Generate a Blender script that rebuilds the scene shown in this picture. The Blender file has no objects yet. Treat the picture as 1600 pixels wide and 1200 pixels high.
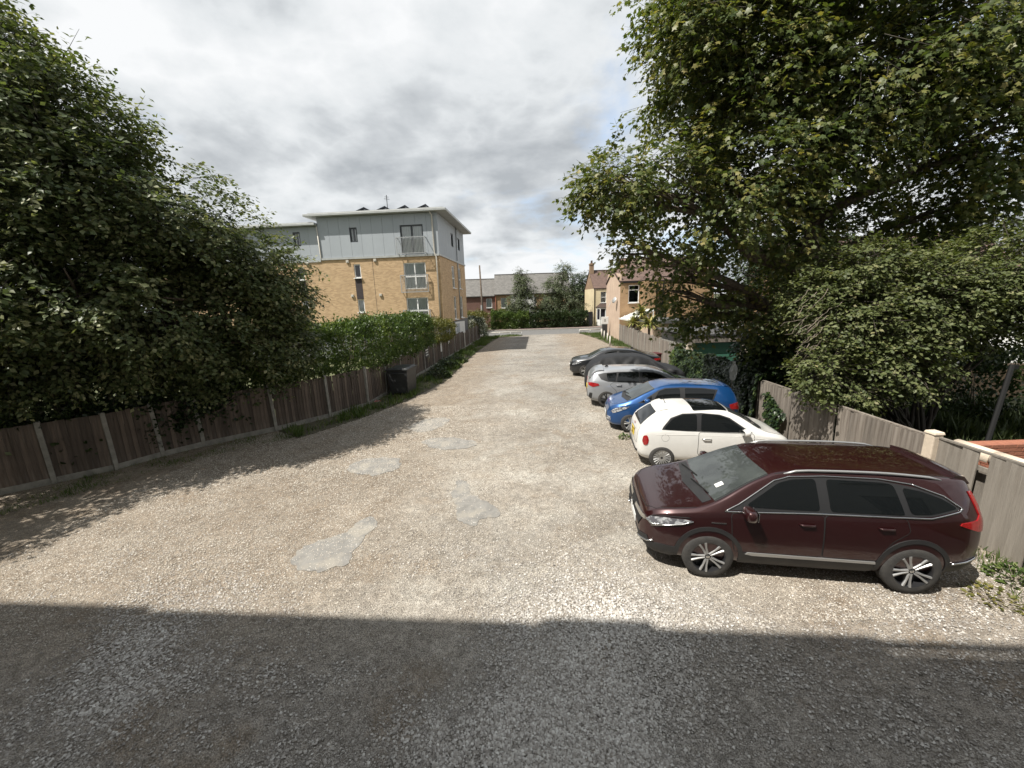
import bpy, bmesh, math, random
import numpy as np
from mathutils import Vector, Matrix, noise
from mathutils.bvhtree import BVHTree
from mathutils.geometry import delaunay_2d_cdt
random.seed(7); rng = np.random.default_rng(7)
PI = math.pi
scene = bpy.context.scene
COL = scene.collection
# ------------------------------------------------------------ camera
FPX, NX, NY, CAMH = 610.0, 890.0, 3397.0, 4.15      # focal length (px of the 1600 px photo), nadir point, eye height
_n = np.array([NX-800, -(NY-600), -FPX]); ZC = -_n/np.linalg.norm(_n)
_f = np.array([0, 0, -1.0]); YC = _f-ZC*(_f@ZC); YC /= np.linalg.norm(YC)
XC = np.cross(YC, ZC); ROT = np.array([XC, YC, ZC])
cam_d = bpy.data.cameras.new('camera'); cam = bpy.data.objects.new('camera', cam_d); COL.objects.link(cam)
cam_d.sensor_width = 36; cam_d.lens = FPX/1600*36; cam_d.clip_start = .05; cam_d.clip_end = 3000
M = Matrix([list(r) for r in ROT]).to_4x4(); M.translation = (0, 0, CAMH); cam.matrix_world = M
scene.camera = cam
def ray(x, y): return ROT @ np.array([x-800, 600-y, -FPX])
def at(x, y, Y): d = ray(x, y); return d*(Y/d[1])+np.array([0, 0, CAMH])
def gz(x, y, z=0.0): d = ray(x, y); return d*((z-CAMH)/d[2])+np.array([0, 0, CAMH])
def g2(x, y): p = gz(x, y); return (float(p[0]), float(p[1]))
# ------------------------------------------------------------ sky, sun, exposure
SUN = Vector((-.526, -.300, 1.0)).normalized()
SUN_EL = math.asin(SUN.z); SUN_AZ = math.atan2(SUN.x, SUN.y)
world = bpy.data.worlds.new('World'); scene.world = world; world.use_nodes = True
nt = world.node_tree; nt.nodes.clear()
def N(tree, t, **kw):
    n = tree.nodes.new(t)
    for k, v in kw.items():
        if k.startswith('i_'): n.inputs[k[2:].replace('_', ' ')].default_value = v
        else: setattr(n, k, v)
    return n
def math_n(tree, op, a, b=None, clamp=False):
    n = tree.nodes.new('ShaderNodeMath'); n.operation = op; n.use_clamp = clamp
    for i, v in enumerate((a, b)):
        if v is None: continue
        if isinstance(v, (int, float)): n.inputs[i].default_value = v
        else: tree.links.new(v, n.inputs[i])
    return n.outputs[0]
def ramp_n(tree, fac, stops, interp='LINEAR'):
    n = tree.nodes.new('ShaderNodeValToRGB'); n.color_ramp.interpolation = interp
    e = n.color_ramp.elements
    while len(e) < len(stops): e.new(.5)
    for i, (p, c) in enumerate(stops):
        e[i].position = p; e[i].color = (c, c, c, 1) if isinstance(c, (int, float)) else (*c, 1)
    tree.links.new(fac, n.inputs[0]); return n.outputs[0]
def mix_n(tree, fac, a, b, blend='MIX'):
    n = tree.nodes.new('ShaderNodeMix'); n.data_type = 'RGBA'; n.blend_type = blend
    if isinstance(fac, (int, float)): n.inputs[0].default_value = fac
    else: tree.links.new(fac, n.inputs[0])
    for i, v in ((6, a), (7, b)):
        if isinstance(v, tuple): n.inputs[i].default_value = (*v, 1) if len(v) == 3 else v
        else: tree.links.new(v, n.inputs[i])
    return n.outputs[2]
sky = N(nt, 'ShaderNodeTexSky', sky_type='NISHITA', sun_disc=False, sun_elevation=SUN_EL, sun_rotation=SUN_AZ, altitude=20, air_density=1.0, dust_density=1.4, ozone_density=1.0)
tc = N(nt, 'ShaderNodeTexCoord')
sep = N(nt, 'ShaderNodeSeparateXYZ'); nt.links.new(tc.outputs['Generated'], sep.inputs[0])
zc = math_n(nt, 'MAXIMUM', sep.outputs[2], 0.0)
den = math_n(nt, 'ADD', zc, 0.30)
cx = math_n(nt, 'DIVIDE', sep.outputs[0], den); cy = math_n(nt, 'DIVIDE', sep.outputs[1], den)
comb = N(nt, 'ShaderNodeCombineXYZ'); nt.links.new(cx, comb.inputs[0]); nt.links.new(cy, comb.inputs[1])
nt.links.new(math_n(nt, 'MULTIPLY', zc, 1.2), comb.inputs[2])
def cloud_noise(off, scale, detail, rough, dist):
    mp = N(nt, 'ShaderNodeMapping'); mp.inputs['Location'].default_value = off
    nt.links.new(comb.outputs[0], mp.inputs[0])
    t = N(nt, 'ShaderNodeTexNoise', i_Scale=scale, i_Detail=detail, i_Roughness=rough, i_Distortion=dist)
    nt.links.new(mp.outputs[0], t.inputs['Vector']); return t.outputs['Fac']
big = cloud_noise((3.7, 1.3, 0.4), 1.1, 9, .55, .3)
shade = cloud_noise((8.9, 4.1, 2.0), .95, 9, .53, .25)
bil = cloud_noise((1.2, 7.7, 5.0), 2.3, 7, .50, .15)
puff = math_n(nt, 'ABSOLUTE', math_n(nt, 'SUBTRACT', math_n(nt, 'MULTIPLY', bil, 2.0), 1.0))
fine = cloud_noise((6.2, 2.7, 1.0), 6.0, 6, .6, .2)
cover = ramp_n(nt, math_n(nt, 'ADD', big, math_n(nt, 'MULTIPLY', fine, .16)), [(.38, 0), (.53, 1)], 'EASE')
tone = ramp_n(nt, math_n(nt, 'ADD', math_n(nt, 'SUBTRACT', shade, math_n(nt, 'MULTIPLY', puff, .46)), math_n(nt, 'MULTIPLY', fine, .10)),
              [(.29, (2.3, 2.45, 2.6)), (.385, (3.05, 3.2, 3.33)), (.46, (3.85, 4.0, 4.1)), (.58, (4.65, 4.72, 4.78))])
skyc = mix_n(nt, cover, mix_n(nt, .55, sky.outputs[0], (3.6, 4.3, 5.2)), tone)
bg = N(nt, 'ShaderNodeBackground', i_Strength=.10); nt.links.new(skyc, bg.inputs[0])
wo = N(nt, 'ShaderNodeOutputWorld'); nt.links.new(bg.outputs[0], wo.inputs[0])
sun_d = bpy.data.lights.new('sun', 'SUN'); sun_d.energy = 3.75; sun_d.angle = math.radians(.55); sun_d.color = (1, .955, .88)
sun_o = bpy.data.objects.new('sun', sun_d); COL.objects.link(sun_o)
sun_o.rotation_euler = SUN.to_track_quat('Z', 'Y').to_euler()
vs = scene.view_settings; vs.view_transform = 'Standard'; vs.look = 'None'; vs.exposure = 1.04; vs.gamma = 1; vs.use_curve_mapping = False
scene.render.engine = 'CYCLES'
# ------------------------------------------------------------ materials
MATS = {}
def pmat(name, c1, c2=None, scale=4.0, rough=.7, bump=0.0, bscale=None, metal=0.0, spec=.5, stretch=(1, 1, 1), detail=6, coat=0.0, lo=.35, hi=.65, coords='Object', bdist=.02, c3=None, c3scale=.6, c3lo=.5, c3hi=.62, vary=None):
    if name in MATS: return MATS[name]
    m = bpy.data.materials.new(name); m.use_nodes = True; t = m.node_tree; b = t.nodes['Principled BSDF']
    b.inputs['Roughness'].default_value = rough; b.inputs['Metallic'].default_value = metal
    b.inputs['Specular IOR Level'].default_value = spec; b.inputs['Coat Weight'].default_value = coat; b.inputs['Coat Roughness'].default_value = .03
    tcn = N(t, 'ShaderNodeTexCoord'); mp = N(t, 'ShaderNodeMapping'); mp.inputs['Scale'].default_value = stretch
    if coords == 'World':
        ge = N(t, 'ShaderNodeNewGeometry'); t.links.new(ge.outputs['Position'], mp.inputs[0])
    else: t.links.new(tcn.outputs[coords], mp.inputs[0])
    if c2 is not None:
        n = N(t, 'ShaderNodeTexNoise', i_Scale=scale, i_Detail=detail, i_Roughness=.6); t.links.new(mp.outputs[0], n.inputs['Vector'])
        f = ramp_n(t, n.outputs['Fac'], [(lo, 0), (hi, 1)]); col = mix_n(t, f, c1, c2)
        if c3 is not None:
            n3 = N(t, 'ShaderNodeTexNoise', i_Scale=c3scale, i_Detail=5, i_Roughness=.6); t.links.new(mp.outputs[0], n3.inputs['Vector'])
            col = mix_n(t, ramp_n(t, n3.outputs['Fac'], [(c3lo, 0), (c3hi, 1)]), col, c3)
        if vary:
            oi = N(t, 'ShaderNodeObjectInfo'); col = mix_n(t, 1.0, col, ramp_n(t, oi.outputs['Random'], [(0, vary[0]), (.5, 1.0), (1, vary[1])]), 'MULTIPLY')
        t.links.new(col, b.inputs['Base Color'])
    else: b.inputs['Base Color'].default_value = (*c1, 1)
    if bump > 0:
        n2 = N(t, 'ShaderNodeTexNoise', i_Scale=bscale or scale*3, i_Detail=4); t.links.new(mp.outputs[0], n2.inputs['Vector'])
        bp = N(t, 'ShaderNodeBump', i_Strength=bump, i_Distance=bdist); t.links.new(n2.outputs['Fac'], bp.inputs['Height']); t.links.new(bp.outputs[0], b.inputs['Normal'])
    MATS[name] = m; return m
def leafmat(name, cols, trans=.35, rough=.5, tcol=None):
    """cols: colour stops over a per-leaf random value"""
    m = bpy.data.materials.new(name); m.use_nodes = True; t = m.node_tree; t.nodes.clear()
    a = N(t, 'ShaderNodeAttribute', attribute_name='rnd')
    c = ramp_n(t, a.outputs['Fac'], cols)
    p = N(t, 'ShaderNodeBsdfPrincipled', i_Roughness=rough); p.inputs['Specular IOR Level'].default_value = .4
    t.links.new(c, p.inputs['Base Color'])
    tr = N(t, 'ShaderNodeBsdfTranslucent'); t.links.new(mix_n(t, 1.0, c, tcol or (1.0, 1.05, .45), 'MULTIPLY'), tr.inputs[0])
    mx = N(t, 'ShaderNodeMixShader'); mx.inputs[0].default_value = trans
    t.links.new(p.outputs[0], mx.inputs[1]); t.links.new(tr.outputs[0], mx.inputs[2])
    o = N(t, 'ShaderNodeOutputMaterial'); t.links.new(mx.outputs[0], o.inputs[0]); MATS[name] = m; return m
def brickmat(name, c1, c2, mortar, bw=.225, bh=.075, rough=.85):
    m = bpy.data.materials.new(name); m.use_nodes = True; t = m.node_tree; b = t.nodes['Principled BSDF']; b.inputs['Roughness'].default_value = rough
    uv = N(t, 'ShaderNodeUVMap'); br = N(t, 'ShaderNodeTexBrick', offset=.5)
    br.inputs['Scale'].default_value = 1; br.inputs['Brick Width'].default_value = bw; br.inputs['Row Height'].default_value = bh; br.inputs['Mortar Size'].default_value = .006
    br.inputs['Color1'].default_value = (*c1, 1); br.inputs['Color2'].default_value = (*c2, 1); br.inputs['Mortar'].default_value = (*mortar, 1); br.inputs['Bias'].default_value = -.1
    t.links.new(uv.outputs[0], br.inputs['Vector'])
    n = N(t, 'ShaderNodeTexNoise', i_Scale=1.3, i_Detail=6, i_Roughness=.65); t.links.new(uv.outputs[0], n.inputs['Vector'])
    c = mix_n(t, ramp_n(t, n.outputs['Fac'], [(.35, 0), (.7, .35)]), br.outputs['Color'], tuple(.55*x for x in c1))
    t.links.new(c, b.inputs['Base Color'])
    bp = N(t, 'ShaderNodeBump', i_Strength=.5, i_Distance=.008); t.links.new(math_n(t, 'SUBTRACT', 1.0, br.outputs['Fac']), bp.inputs['Height']); t.links.new(bp.outputs[0], b.inputs['Normal'])
    MATS[name] = m; return m
def rooftile(name, c1, c2, tw=.3, th=.25):
    m = brickmat(name, c1, c2, tuple(.35*x for x in c1), tw, th, .8); return m
# ------------------------------------------------------------ mesh helpers
def tag(o, label=None, cat=None, group=None, kind=None):
    if label: o['label'] = label
    if cat: o['category'] = cat
    if group: o['group'] = group
    if kind: o['kind'] = kind
    return o
def empty(name, loc=(0, 0, 0), rz=0.0, label=None, cat=None, group=None):
    o = bpy.data.objects.new(name, None); COL.objects.link(o); o.location = loc; o.rotation_euler = (0, 0, rz); o.empty_display_size = .2
    return tag(o, label, cat, group)
def link(name, me, mat=None, parent=None, smooth=False):
    if mat is not None and not me.materials: me.materials.append(MATS[mat] if isinstance(mat, str) else mat)
    if smooth: me.polygons.foreach_set('use_smooth', [True]*len(me.polygons))
    o = bpy.data.objects.new(name, me); COL.objects.link(o)
    if parent is not None: o.parent = parent
    return o
def copy_tree(o, parent=None):
    c = o.copy(); COL.objects.link(c); c.parent = parent
    for ch in o.children: copy_tree(ch, c)
    return c
class MB:
    def __init__(s): s.v = []; s.f = []; s.mi = []; s.uv = []
    def face(s, pts, mi=0, uv=None):
        b = len(s.v); s.v += [tuple(p) for p in pts]; s.f.append(tuple(range(b, b+len(pts)))); s.mi.append(mi); s.uv.append(uv or [(0, 0)]*len(pts)); return s
    def box(s, c, size, rot=None, mi=0, taper=1.0):
        hx, hy, hz = size[0]/2, size[1]/2, size[2]/2; P = []
        for z in (-1, 1):
            k = taper if z > 0 else 1.0
            for x, y in ((-1, -1), (1, -1), (1, 1), (-1, 1)):
                p = Vector((x*hx*k, y*hy*k, z*hz))
                if rot is not None: p = rot @ p
                P.append(tuple(p+Vector(c)))
        b = len(s.v); s.v += P
        for q in ((3, 2, 1, 0), (4, 5, 6, 7), (0, 1, 5, 4), (1, 2, 6, 5), (2, 3, 7, 6), (3, 0, 4, 7)):
            s.f.append(tuple(b+i for i in q)); s.mi.append(mi)
            pts = [s.v[b+i] for i in q]; s.uv.append([(p[0]+p[1], p[2]) for p in pts])
        return s
    def tube(s, pts, rad, n=8, mi=0, caps=True):
        pts = [Vector(p) for p in pts]; m = len(pts)
        if not hasattr(rad, '__len__'): rad = [rad]*m
        rings = []; prev = None
        for i, p in enumerate(pts):
            d = (pts[min(i+1, m-1)]-pts[max(i-1, 0)])
            if d.length < 1e-9: d = Vector((0, 0, 1))
            d.normalize()
            a = prev if prev is not None else (Vector((0, 0, 1)) if abs(d.z) < .9 else Vector((1, 0, 0)))
            u = a-d*a.dot(d)
            if u.length < 1e-6: u = d.orthogonal()
            u.normalize(); prev = u; w = d.cross(u)
            b = len(s.v); rings.append(b)
            for k in range(n):
                t = 2*PI*k/n; s.v.append(tuple(p+(u*math.cos(t)+w*math.sin(t))*rad[i]))
        for i in range(m-1):
            for k in range(n):
                s.f.append((rings[i]+k, rings[i]+(k+1) % n, rings[i+1]+(k+1) % n, rings[i+1]+k)); s.mi.append(mi); s.uv.append([(0, 0)]*4)
        if caps:
            s.f.append(tuple(rings[0]+k for k in reversed(range(n)))); s.mi.append(mi); s.uv.append([(0, 0)]*n)
            s.f.append(tuple(rings[-1]+k for k in range(n))); s.mi.append(mi); s.uv.append([(0, 0)]*n)
        return s
    def lathe(s, prof, n=32, axis='Y', mi=0, c=(0, 0, 0)):
        """prof: (axial, radius) list, revolved"""
        b = len(s.v); m = len(prof)
        for k in range(n):
            t = 2*PI*k/n
            for a, r in prof:
                p = (r*math.cos(t), a, r*math.sin(t)) if axis == 'Y' else ((r*math.cos(t), r*math.sin(t), a) if axis == 'Z' else (a, r*math.cos(t), r*math.sin(t)))
                s.v.append((p[0]+c[0], p[1]+c[1], p[2]+c[2]))
        for k in range(n):
            for i in range(m-1):
                s.f.append((b+k*m+i, b+k*m+i+1, b+((k+1) % n)*m+i+1, b+((k+1) % n)*m+i)); s.mi.append(mi); s.uv.append([(0, 0)]*4)
        return s
    def prism(s, poly, z0, z1, mi=0):
        n = len(poly); b = len(s.v)
        s.v += [(x, y, z0) for x, y in poly]+[(x, y, z1) for x, y in poly]
        s.f.append(tuple(b+i for i in reversed(range(n)))); s.f.append(tuple(b+n+i for i in range(n)))
        for i in range(n): s.f.append((b+i, b+(i+1) % n, b+n+(i+1) % n, b+n+i))
        for f in s.f[-(n+2):]: s.mi.append(mi); s.uv.append([(s.v[i][0], s.v[i][1]) for i in f])
        return s
    def mesh(s, name, mats=None, bevel=0.0, smooth=False, uv=False):
        me = bpy.data.meshes.new(name); me.from_pydata(s.v, [], s.f)
        for m in (mats or []): me.materials.append(MATS[m] if isinstance(m, str) else m)
        me.polygons.foreach_set('material_index', s.mi)
        if uv:
            l = me.uv_layers.new(name='UVMap'); flat = [c for f in s.uv for p in f for c in p]; l.data.foreach_set('uv', flat)
        if bevel > 0:
            bm = bmesh.new(); bm.from_mesh(me); bmesh.ops.remove_doubles(bm, verts=bm.verts, dist=1e-5)
            bmesh.ops.bevel(bm, geom=[e for e in bm.edges if e.is_manifold and e.calc_face_angle(0) > .5], offset=bevel, segments=2, affect='EDGES', profile=.5)
            bm.to_mesh(me); bm.free()
        if smooth: me.polygons.foreach_set('use_smooth', [True]*len(me.polygons))
        me.update(); return me
    def build(s, name, mat, parent=None, bevel=0.0, smooth=False, uv=False):
        mats = mat if isinstance(mat, (list, tuple)) else [mat]
        return link(name, s.mesh(name, mats, bevel, smooth, uv), None, parent)
def leaf_mesh(name, pos, dirv, nrm, size, tmpl, faces, mat, parent=None, rnd=None):
    """one mesh of many leaves; tmpl (k,3): along dir, side, normal"""
    n = len(pos); k = len(tmpl); tmpl = np.asarray(tmpl, float)
    d = dirv/np.maximum(np.linalg.norm(dirv, axis=1, keepdims=True), 1e-9)
    u = nrm-d*np.sum(nrm*d, axis=1, keepdims=True); u /= np.maximum(np.linalg.norm(u, axis=1, keepdims=True), 1e-9)
    w = np.cross(u, d); sz = np.asarray(size).reshape(-1, 1, 1)
    V = pos[:, None, :]+sz*(tmpl[None, :, 0, None]*d[:, None, :]+tmpl[None, :, 1, None]*w[:, None, :]+tmpl[None, :, 2, None]*u[:, None, :])
    nf = len(faces); ln = [len(f) for f in faces]; loops = np.concatenate([np.array(f) for f in faces])
    L = (loops[None, :]+(np.arange(n)*k)[:, None]).ravel()
    tot = np.tile(ln, n); start = np.concatenate([[0], np.cumsum(tot)[:-1]])
    me = bpy.data.meshes.new(name); me.vertices.add(n*k); me.vertices.foreach_set('co', V.astype(np.float32).ravel())
    me.loops.add(len(L)); me.loops.foreach_set('vertex_index', L.astype(np.int32))
    me.polygons.add(n*nf); me.polygons.foreach_set('loop_start', start.astype(np.int32)); me.polygons.foreach_set('loop_total', tot.astype(np.int32))
    a = me.attributes.new('rnd', 'FLOAT', 'FACE'); r = rng.random(n) if rnd is None else rnd
    a.data.foreach_set('value', np.repeat(r, nf).astype(np.float32)); me.update(calc_edges=True)
    return link(name, me, mat, parent)
LEAF_OVAL = ([(0, 0, 0), (.45, .34, .06), (1, 0, -.06), (.45, -.34, .06)], [(0, 1, 2), (0, 2, 3)])
LEAF_MAPLE = ([(0, 0, 0), (.05, .42, -.03), (.36, .30, .03), (.52, .56, -.08), (.66, .20, .03), (1.0, 0, -.1), (.66, -.20, .03), (.52, -.56, -.08), (.36, -.30, .03), (.05, -.42, -.03)], [(0, 1, 2), (0, 2, 3, 4), (0, 4, 5, 6), (0, 6, 7, 8), (0, 8, 9)])
LEAF_NARROW = ([(0, 0, 0), (.4, .17, .03), (1, 0, -.08), (.4, -.17, .03)], [(0, 1, 2, 3)])
LEAF_IVY = ([(0, 0, 0), (.15, .5, 0), (.55, .28, .04), (1, 0, -.05), (.55, -.28, .04), (.15, -.5, 0)], [(0, 1, 2, 3), (0, 3, 4, 5)])
def unit(a): return a/np.maximum(np.linalg.norm(a, axis=-1, keepdims=True), 1e-9)
# ------------------------------------------------------------ material set
pmat('concrete', (.30, .285, .25), (.19, .18, .16), 5, .9, .4, 40)
pmat('render_pink', (.52, .40, .30), (.44, .33, .25), 1.2, .9, .15, 60)
pmat('render_cream', (.66, .56, .36), (.55, .47, .31), 1.0, .9, .1, 60)
pmat('render_white', (.72, .72, .70), (.62, .62, .60), 1.5, .8)
pmat('upvc', (.78, .78, .76), None, rough=.35)
pmat('clad', (.345, .373, .397), (.318, .345, .368), .7, .55, spec=.3)
pmat('fascia', (.40, .41, .40), (.33, .34, .33), 2, .5); pmat('clad_joint', (.13, .145, .155), None, rough=.7)
pmat('grey_metal', (.42, .43, .43), (.34, .35, .35), 6, .4, metal=.3)
pmat('dark_frame', (.035, .04, .045), None, rough=.4)
pmat('black_plastic', (.018, .018, .019), (.03, .03, .03), 8, .55)
pmat('pipe_white', (.55, .52, .46), (.47, .44, .38), 3, .6)
pmat('pipe_black', (.012, .012, .012), None, rough=.7, spec=.2)
pmat('curtain', (.80, .81, .79), (.70, .71, .70), 12, .9, stretch=(6, 6, .4))
pmat('interior', (.035, .035, .035), None, rough=.9)
pmat('plinth', (.16, .165, .165), (.12, .125, .125), 2, .85)
pmat('wood_brown', (.125, .095, .074), (.072, .055, .044), 2.2, .85, .35, 18, stretch=(9, 9, .8), c3=(.16, .13, .105), c3scale=.9, vary=(.62, 1.35))
pmat('wood_grey', (.225, .197, .168), (.135, .115, .096), 2.0, .88, .4, 18, stretch=(9, 9, .7), c3=(.115, .092, .075), c3scale=1.1, c3lo=.5, c3hi=.66, vary=(.72, 1.2))
pmat('wood_end', (.245, .22, .188), (.165, .146, .122), 2.0, .88, .35, 18, stretch=(7, 7, .6), c3=(.20, .17, .14), c3scale=1.1, c3lo=.52, c3hi=.7, vary=(.82, 1.12))
pmat('asphalt', (.145, .142, .135), (.105, .103, .10), 2.0, .85, .5, 160, coords='World', bdist=.01)
pmat('tarmac_dark', (.10, .098, .094), (.14, .135, .125), 3, .85, .5, 130, coords='World', bdist=.008)
pmat('slab_patch', (.235, .225, .205), (.165, .158, .145), 5, .9, .6, 120, coords='World', bdist=.008, c3=(.27, .25, .215), c3scale=2.2)
pmat('grass_ground', (.055, .075, .025), (.10, .095, .045), 1.5, .95, .6, 30, coords='World')
pmat('soil', (.10, .085, .055), (.065, .06, .035), 3, .95, .6, 40, coords='World')
pmat('paving', (.20, .14, .12), (.15, .11, .10), 2, .85, coords='World')
pmat('red_plastic', (.07, .012, .012), None, rough=.5)
pmat('sign_white', (.66, .67, .66), (.58, .59, .58), 3, .5)
pmat('bin_plastic', (.022, .024, .026), (.035, .036, .036), 3, .5)
pmat('bark', (.16, .125, .095), (.075, .058, .045), 5, .95, .8, 14, stretch=(3, 3, .7), bdist=.03)
pmat('birch_bark', (.48, .46, .42), (.12, .11, .10), 4, .9, stretch=(1, 1, 3))
pmat('twig', (.22, .185, .145), (.13, .105, .08), 6, .9)
pmat('garage_green', (.035, .13, .085), (.05, .15, .10), 4, .6)
pmat('felt', (.055, .055, .058), (.09, .088, .085), 3, .9)
pmat('solar', (.02, .022, .03), None, rough=.2)
brickmat('brick_buff', (.56, .385, .215), (.37, .235, .12), (.46, .38, .27))
brickmat('brick_orange', (.36, .225, .115), (.29, .175, .09), (.34, .26, .17))
brickmat('brick_red', (.16, .075, .055), (.12, .055, .042), (.17, .13, .11))
brickmat('brick_stock', (.30, .20, .12), (.24, .155, .10), (.25, .2, .15))
brickmat('brick_brown', (.055, .04, .04), (.04, .03, .03), (.05, .045, .045))
rooftile('slate', (.15, .142, .13), (.10, .095, .088))
rooftile('tile_brown', (.125, .078, .06), (.085, .053, .042))
pmat('brick_single', (.33, .13, .075), (.25, .095, .06), 7, .9, .3, 60)
pmat('coping', (.62, .53, .42), (.50, .42, .33), 4, .9, .3, 40)
pmat('mortar', (.34, .31, .27), None, rough=.95)
def glassmat(name, tint, refl=.0):
    m = bpy.data.materials.new(name); m.use_nodes = True; t = m.node_tree; t.nodes.clear()
    tr = N(t, 'ShaderNodeBsdfTransparent'); tr.inputs[0].default_value = (*tint, 1)
    gl = N(t, 'ShaderNodeBsdfGlossy', i_Roughness=.02); fr = N(t, 'ShaderNodeFresnel', i_IOR=1.55)
    mx = N(t, 'ShaderNodeMixShader'); t.links.new(math_n(t, 'ADD', fr.outputs[0], refl, True), mx.inputs[0]); t.links.new(tr.outputs[0], mx.inputs[1]); t.links.new(gl.outputs[0], mx.inputs[2])
    o = N(t, 'ShaderNodeOutputMaterial'); t.links.new(mx.outputs[0], o.inputs[0]); MATS[name] = m; return m
glassmat('glass', (.90, .93, .93), .05)
# gravel yard: colour follows what lies where (grey chippings near the house, tan hoggin, worn pale tarmac towards the road)
def gravelmat():
    m = bpy.data.materials.new('gravel'); m.use_nodes = True; t = m.node_tree; b = t.nodes['Principled BSDF']; b.inputs['Roughness'].default_value = .95; b.inputs['Specular IOR Level'].default_value = .2
    ge = N(t, 'ShaderNodeNewGeometry'); P = ge.outputs['Position']
    sp = N(t, 'ShaderNodeSeparateXYZ'); t.links.new(P, sp.inputs[0])
    def nz(scale, detail=5, rough=.6, st=None, loc=(0, 0, 0)):
        mp = N(t, 'ShaderNodeMapping'); mp.inputs['Scale'].default_value = st or (1, 1, 1); mp.inputs['Location'].default_value = loc; t.links.new(P, mp.inputs[0])
        n = N(t, 'ShaderNodeTexNoise', i_Scale=scale, i_Detail=detail, i_Roughness=rough); t.links.new(mp.outputs[0], n.inputs['Vector']); return n.outputs['Fac']
    def vor(scale, feat='F1'):
        v = N(t, 'ShaderNodeTexVoronoi', feature=feat, i_Scale=scale); t.links.new(P, v.inputs['Vector']); return v
    big = nz(.35, 6, .62); mid = nz(1.6, 6, .65, loc=(5, 2, 0)); fin = nz(9, 5, .7)
    tan = mix_n(t, ramp_n(t, mid, [(.35, 0), (.65, 1)]), (.37, .325, .265), (.45, .412, .355))
    tan = mix_n(t, ramp_n(t, nz(.55, 5, .6, loc=(9, 9, 0)), [(.48, 0), (.62, 1)]), tan, (.52, .49, .43))
    pale = mix_n(t, ramp_n(t, nz(1.1, 7, .7, st=(.45, 1.5, 1)), [(.38, 0), (.66, 1)]), (.29, .27, .235), (.43, .405, .36))
    yy = math_n(t, 'ADD', sp.outputs[1], math_n(t, 'MULTIPLY', math_n(t, 'SUBTRACT', big, .5), 9))
    c = mix_n(t, ramp_n(t, math_n(t, 'DIVIDE', yy, 45.0), [(.34, 0), (.55, 1)]), tan, pale)
    xn_ = math_n(t, 'ADD', sp.outputs[0], math_n(t, 'MULTIPLY', math_n(t, 'SUBTRACT', nz(.5, 5, .6, loc=(1, 7, 0)), .5), 3.0))
    edge = ramp_n(t, math_n(t, 'DIVIDE', math_n(t, 'ABSOLUTE', math_n(t, 'SUBTRACT', xn_, math_n(t, 'ADD', .2, math_n(t, 'MULTIPLY', sp.outputs[1], .055)))), 6.0), [(.28, 0), (.62, 1)])
    c = mix_n(t, 1.0, c, ramp_n(t, nz(.28, 4, .55, loc=(4, 11, 0)), [(.36, .74), (.62, 1.12)]), 'MULTIPLY')
    c = mix_n(t, math_n(t, 'MULTIPLY', edge, .8), c, mix_n(t, ramp_n(t, mid, [(.4, 0), (.6, 1)]), (.265, .205, .145), (.35, .29, .22)))
    # darker tarmac binder showing close to the house and on the right by the first car; colour lightened to lift the shade there
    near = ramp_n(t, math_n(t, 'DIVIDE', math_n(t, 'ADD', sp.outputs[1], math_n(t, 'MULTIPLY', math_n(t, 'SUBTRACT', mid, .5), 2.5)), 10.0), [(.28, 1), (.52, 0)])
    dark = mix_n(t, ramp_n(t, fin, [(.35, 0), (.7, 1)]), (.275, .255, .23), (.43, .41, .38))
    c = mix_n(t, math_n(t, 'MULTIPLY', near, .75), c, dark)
    brown = ramp_n(t, nz(.8, 5, .65, loc=(2, 14, 0)), [(.55, 0), (.64, 1)])
    c = mix_n(t, math_n(t, 'MULTIPLY', brown, .55), c, (.27, .205, .14))
    # single stones
    v1 = vor(44); v2 = vor(85)
    rc = N(t, 'ShaderNodeSeparateColor'); t.links.new(v1.outputs['Color'], rc.inputs[0])
    st = math_n(t, 'MULTIPLY', ramp_n(t, rc.outputs[0], [(.45, 0), (.75, 1)]), ramp_n(t, v1.outputs['Distance'], [(.28, 1), (.45, 0)]))
    c = mix_n(t, math_n(t, 'MULTIPLY', st, .8), c, mix_n(t, rc.outputs[1], (.34, .32, .29), (.60, .56, .50)))
    c = mix_n(t, math_n(t, 'MULTIPLY', ramp_n(t, v2.outputs['Distance'], [(.40, 0), (.66, 1)]), .75), c, (.10, .085, .07))
    c = mix_n(t, 1.0, c, ramp_n(t, fin, [(.25, .62), (.75, 1.28)]), 'MULTIPLY')
    c = mix_n(t, 1.0, c, ramp_n(t, nz(3.1, 6, .7, loc=(3, 3, 0)), [(.3, .78), (.7, 1.15)]), 'MULTIPLY')
    t.links.new(c, b.inputs['Base Color'])
    hgt = math_n(t, 'ADD', math_n(t, 'MULTIPLY', math_n(t, 'SUBTRACT', 1.0, v1.outputs['Distance']), .6), math_n(t, 'ADD', math_n(t, 'MULTIPLY', math_n(t, 'SUBTRACT', 1.0, v2.outputs['Distance']), .4), math_n(t, 'MULTIPLY', fin, 1.2)))
    bp = N(t, 'ShaderNodeBump', i_Strength=.8, i_Distance=.018); t.links.new(hgt, bp.inputs['Height']); t.links.new(bp.outputs[0], b.inputs['Normal'])
    MATS['gravel'] = m
gravelmat()
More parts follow.
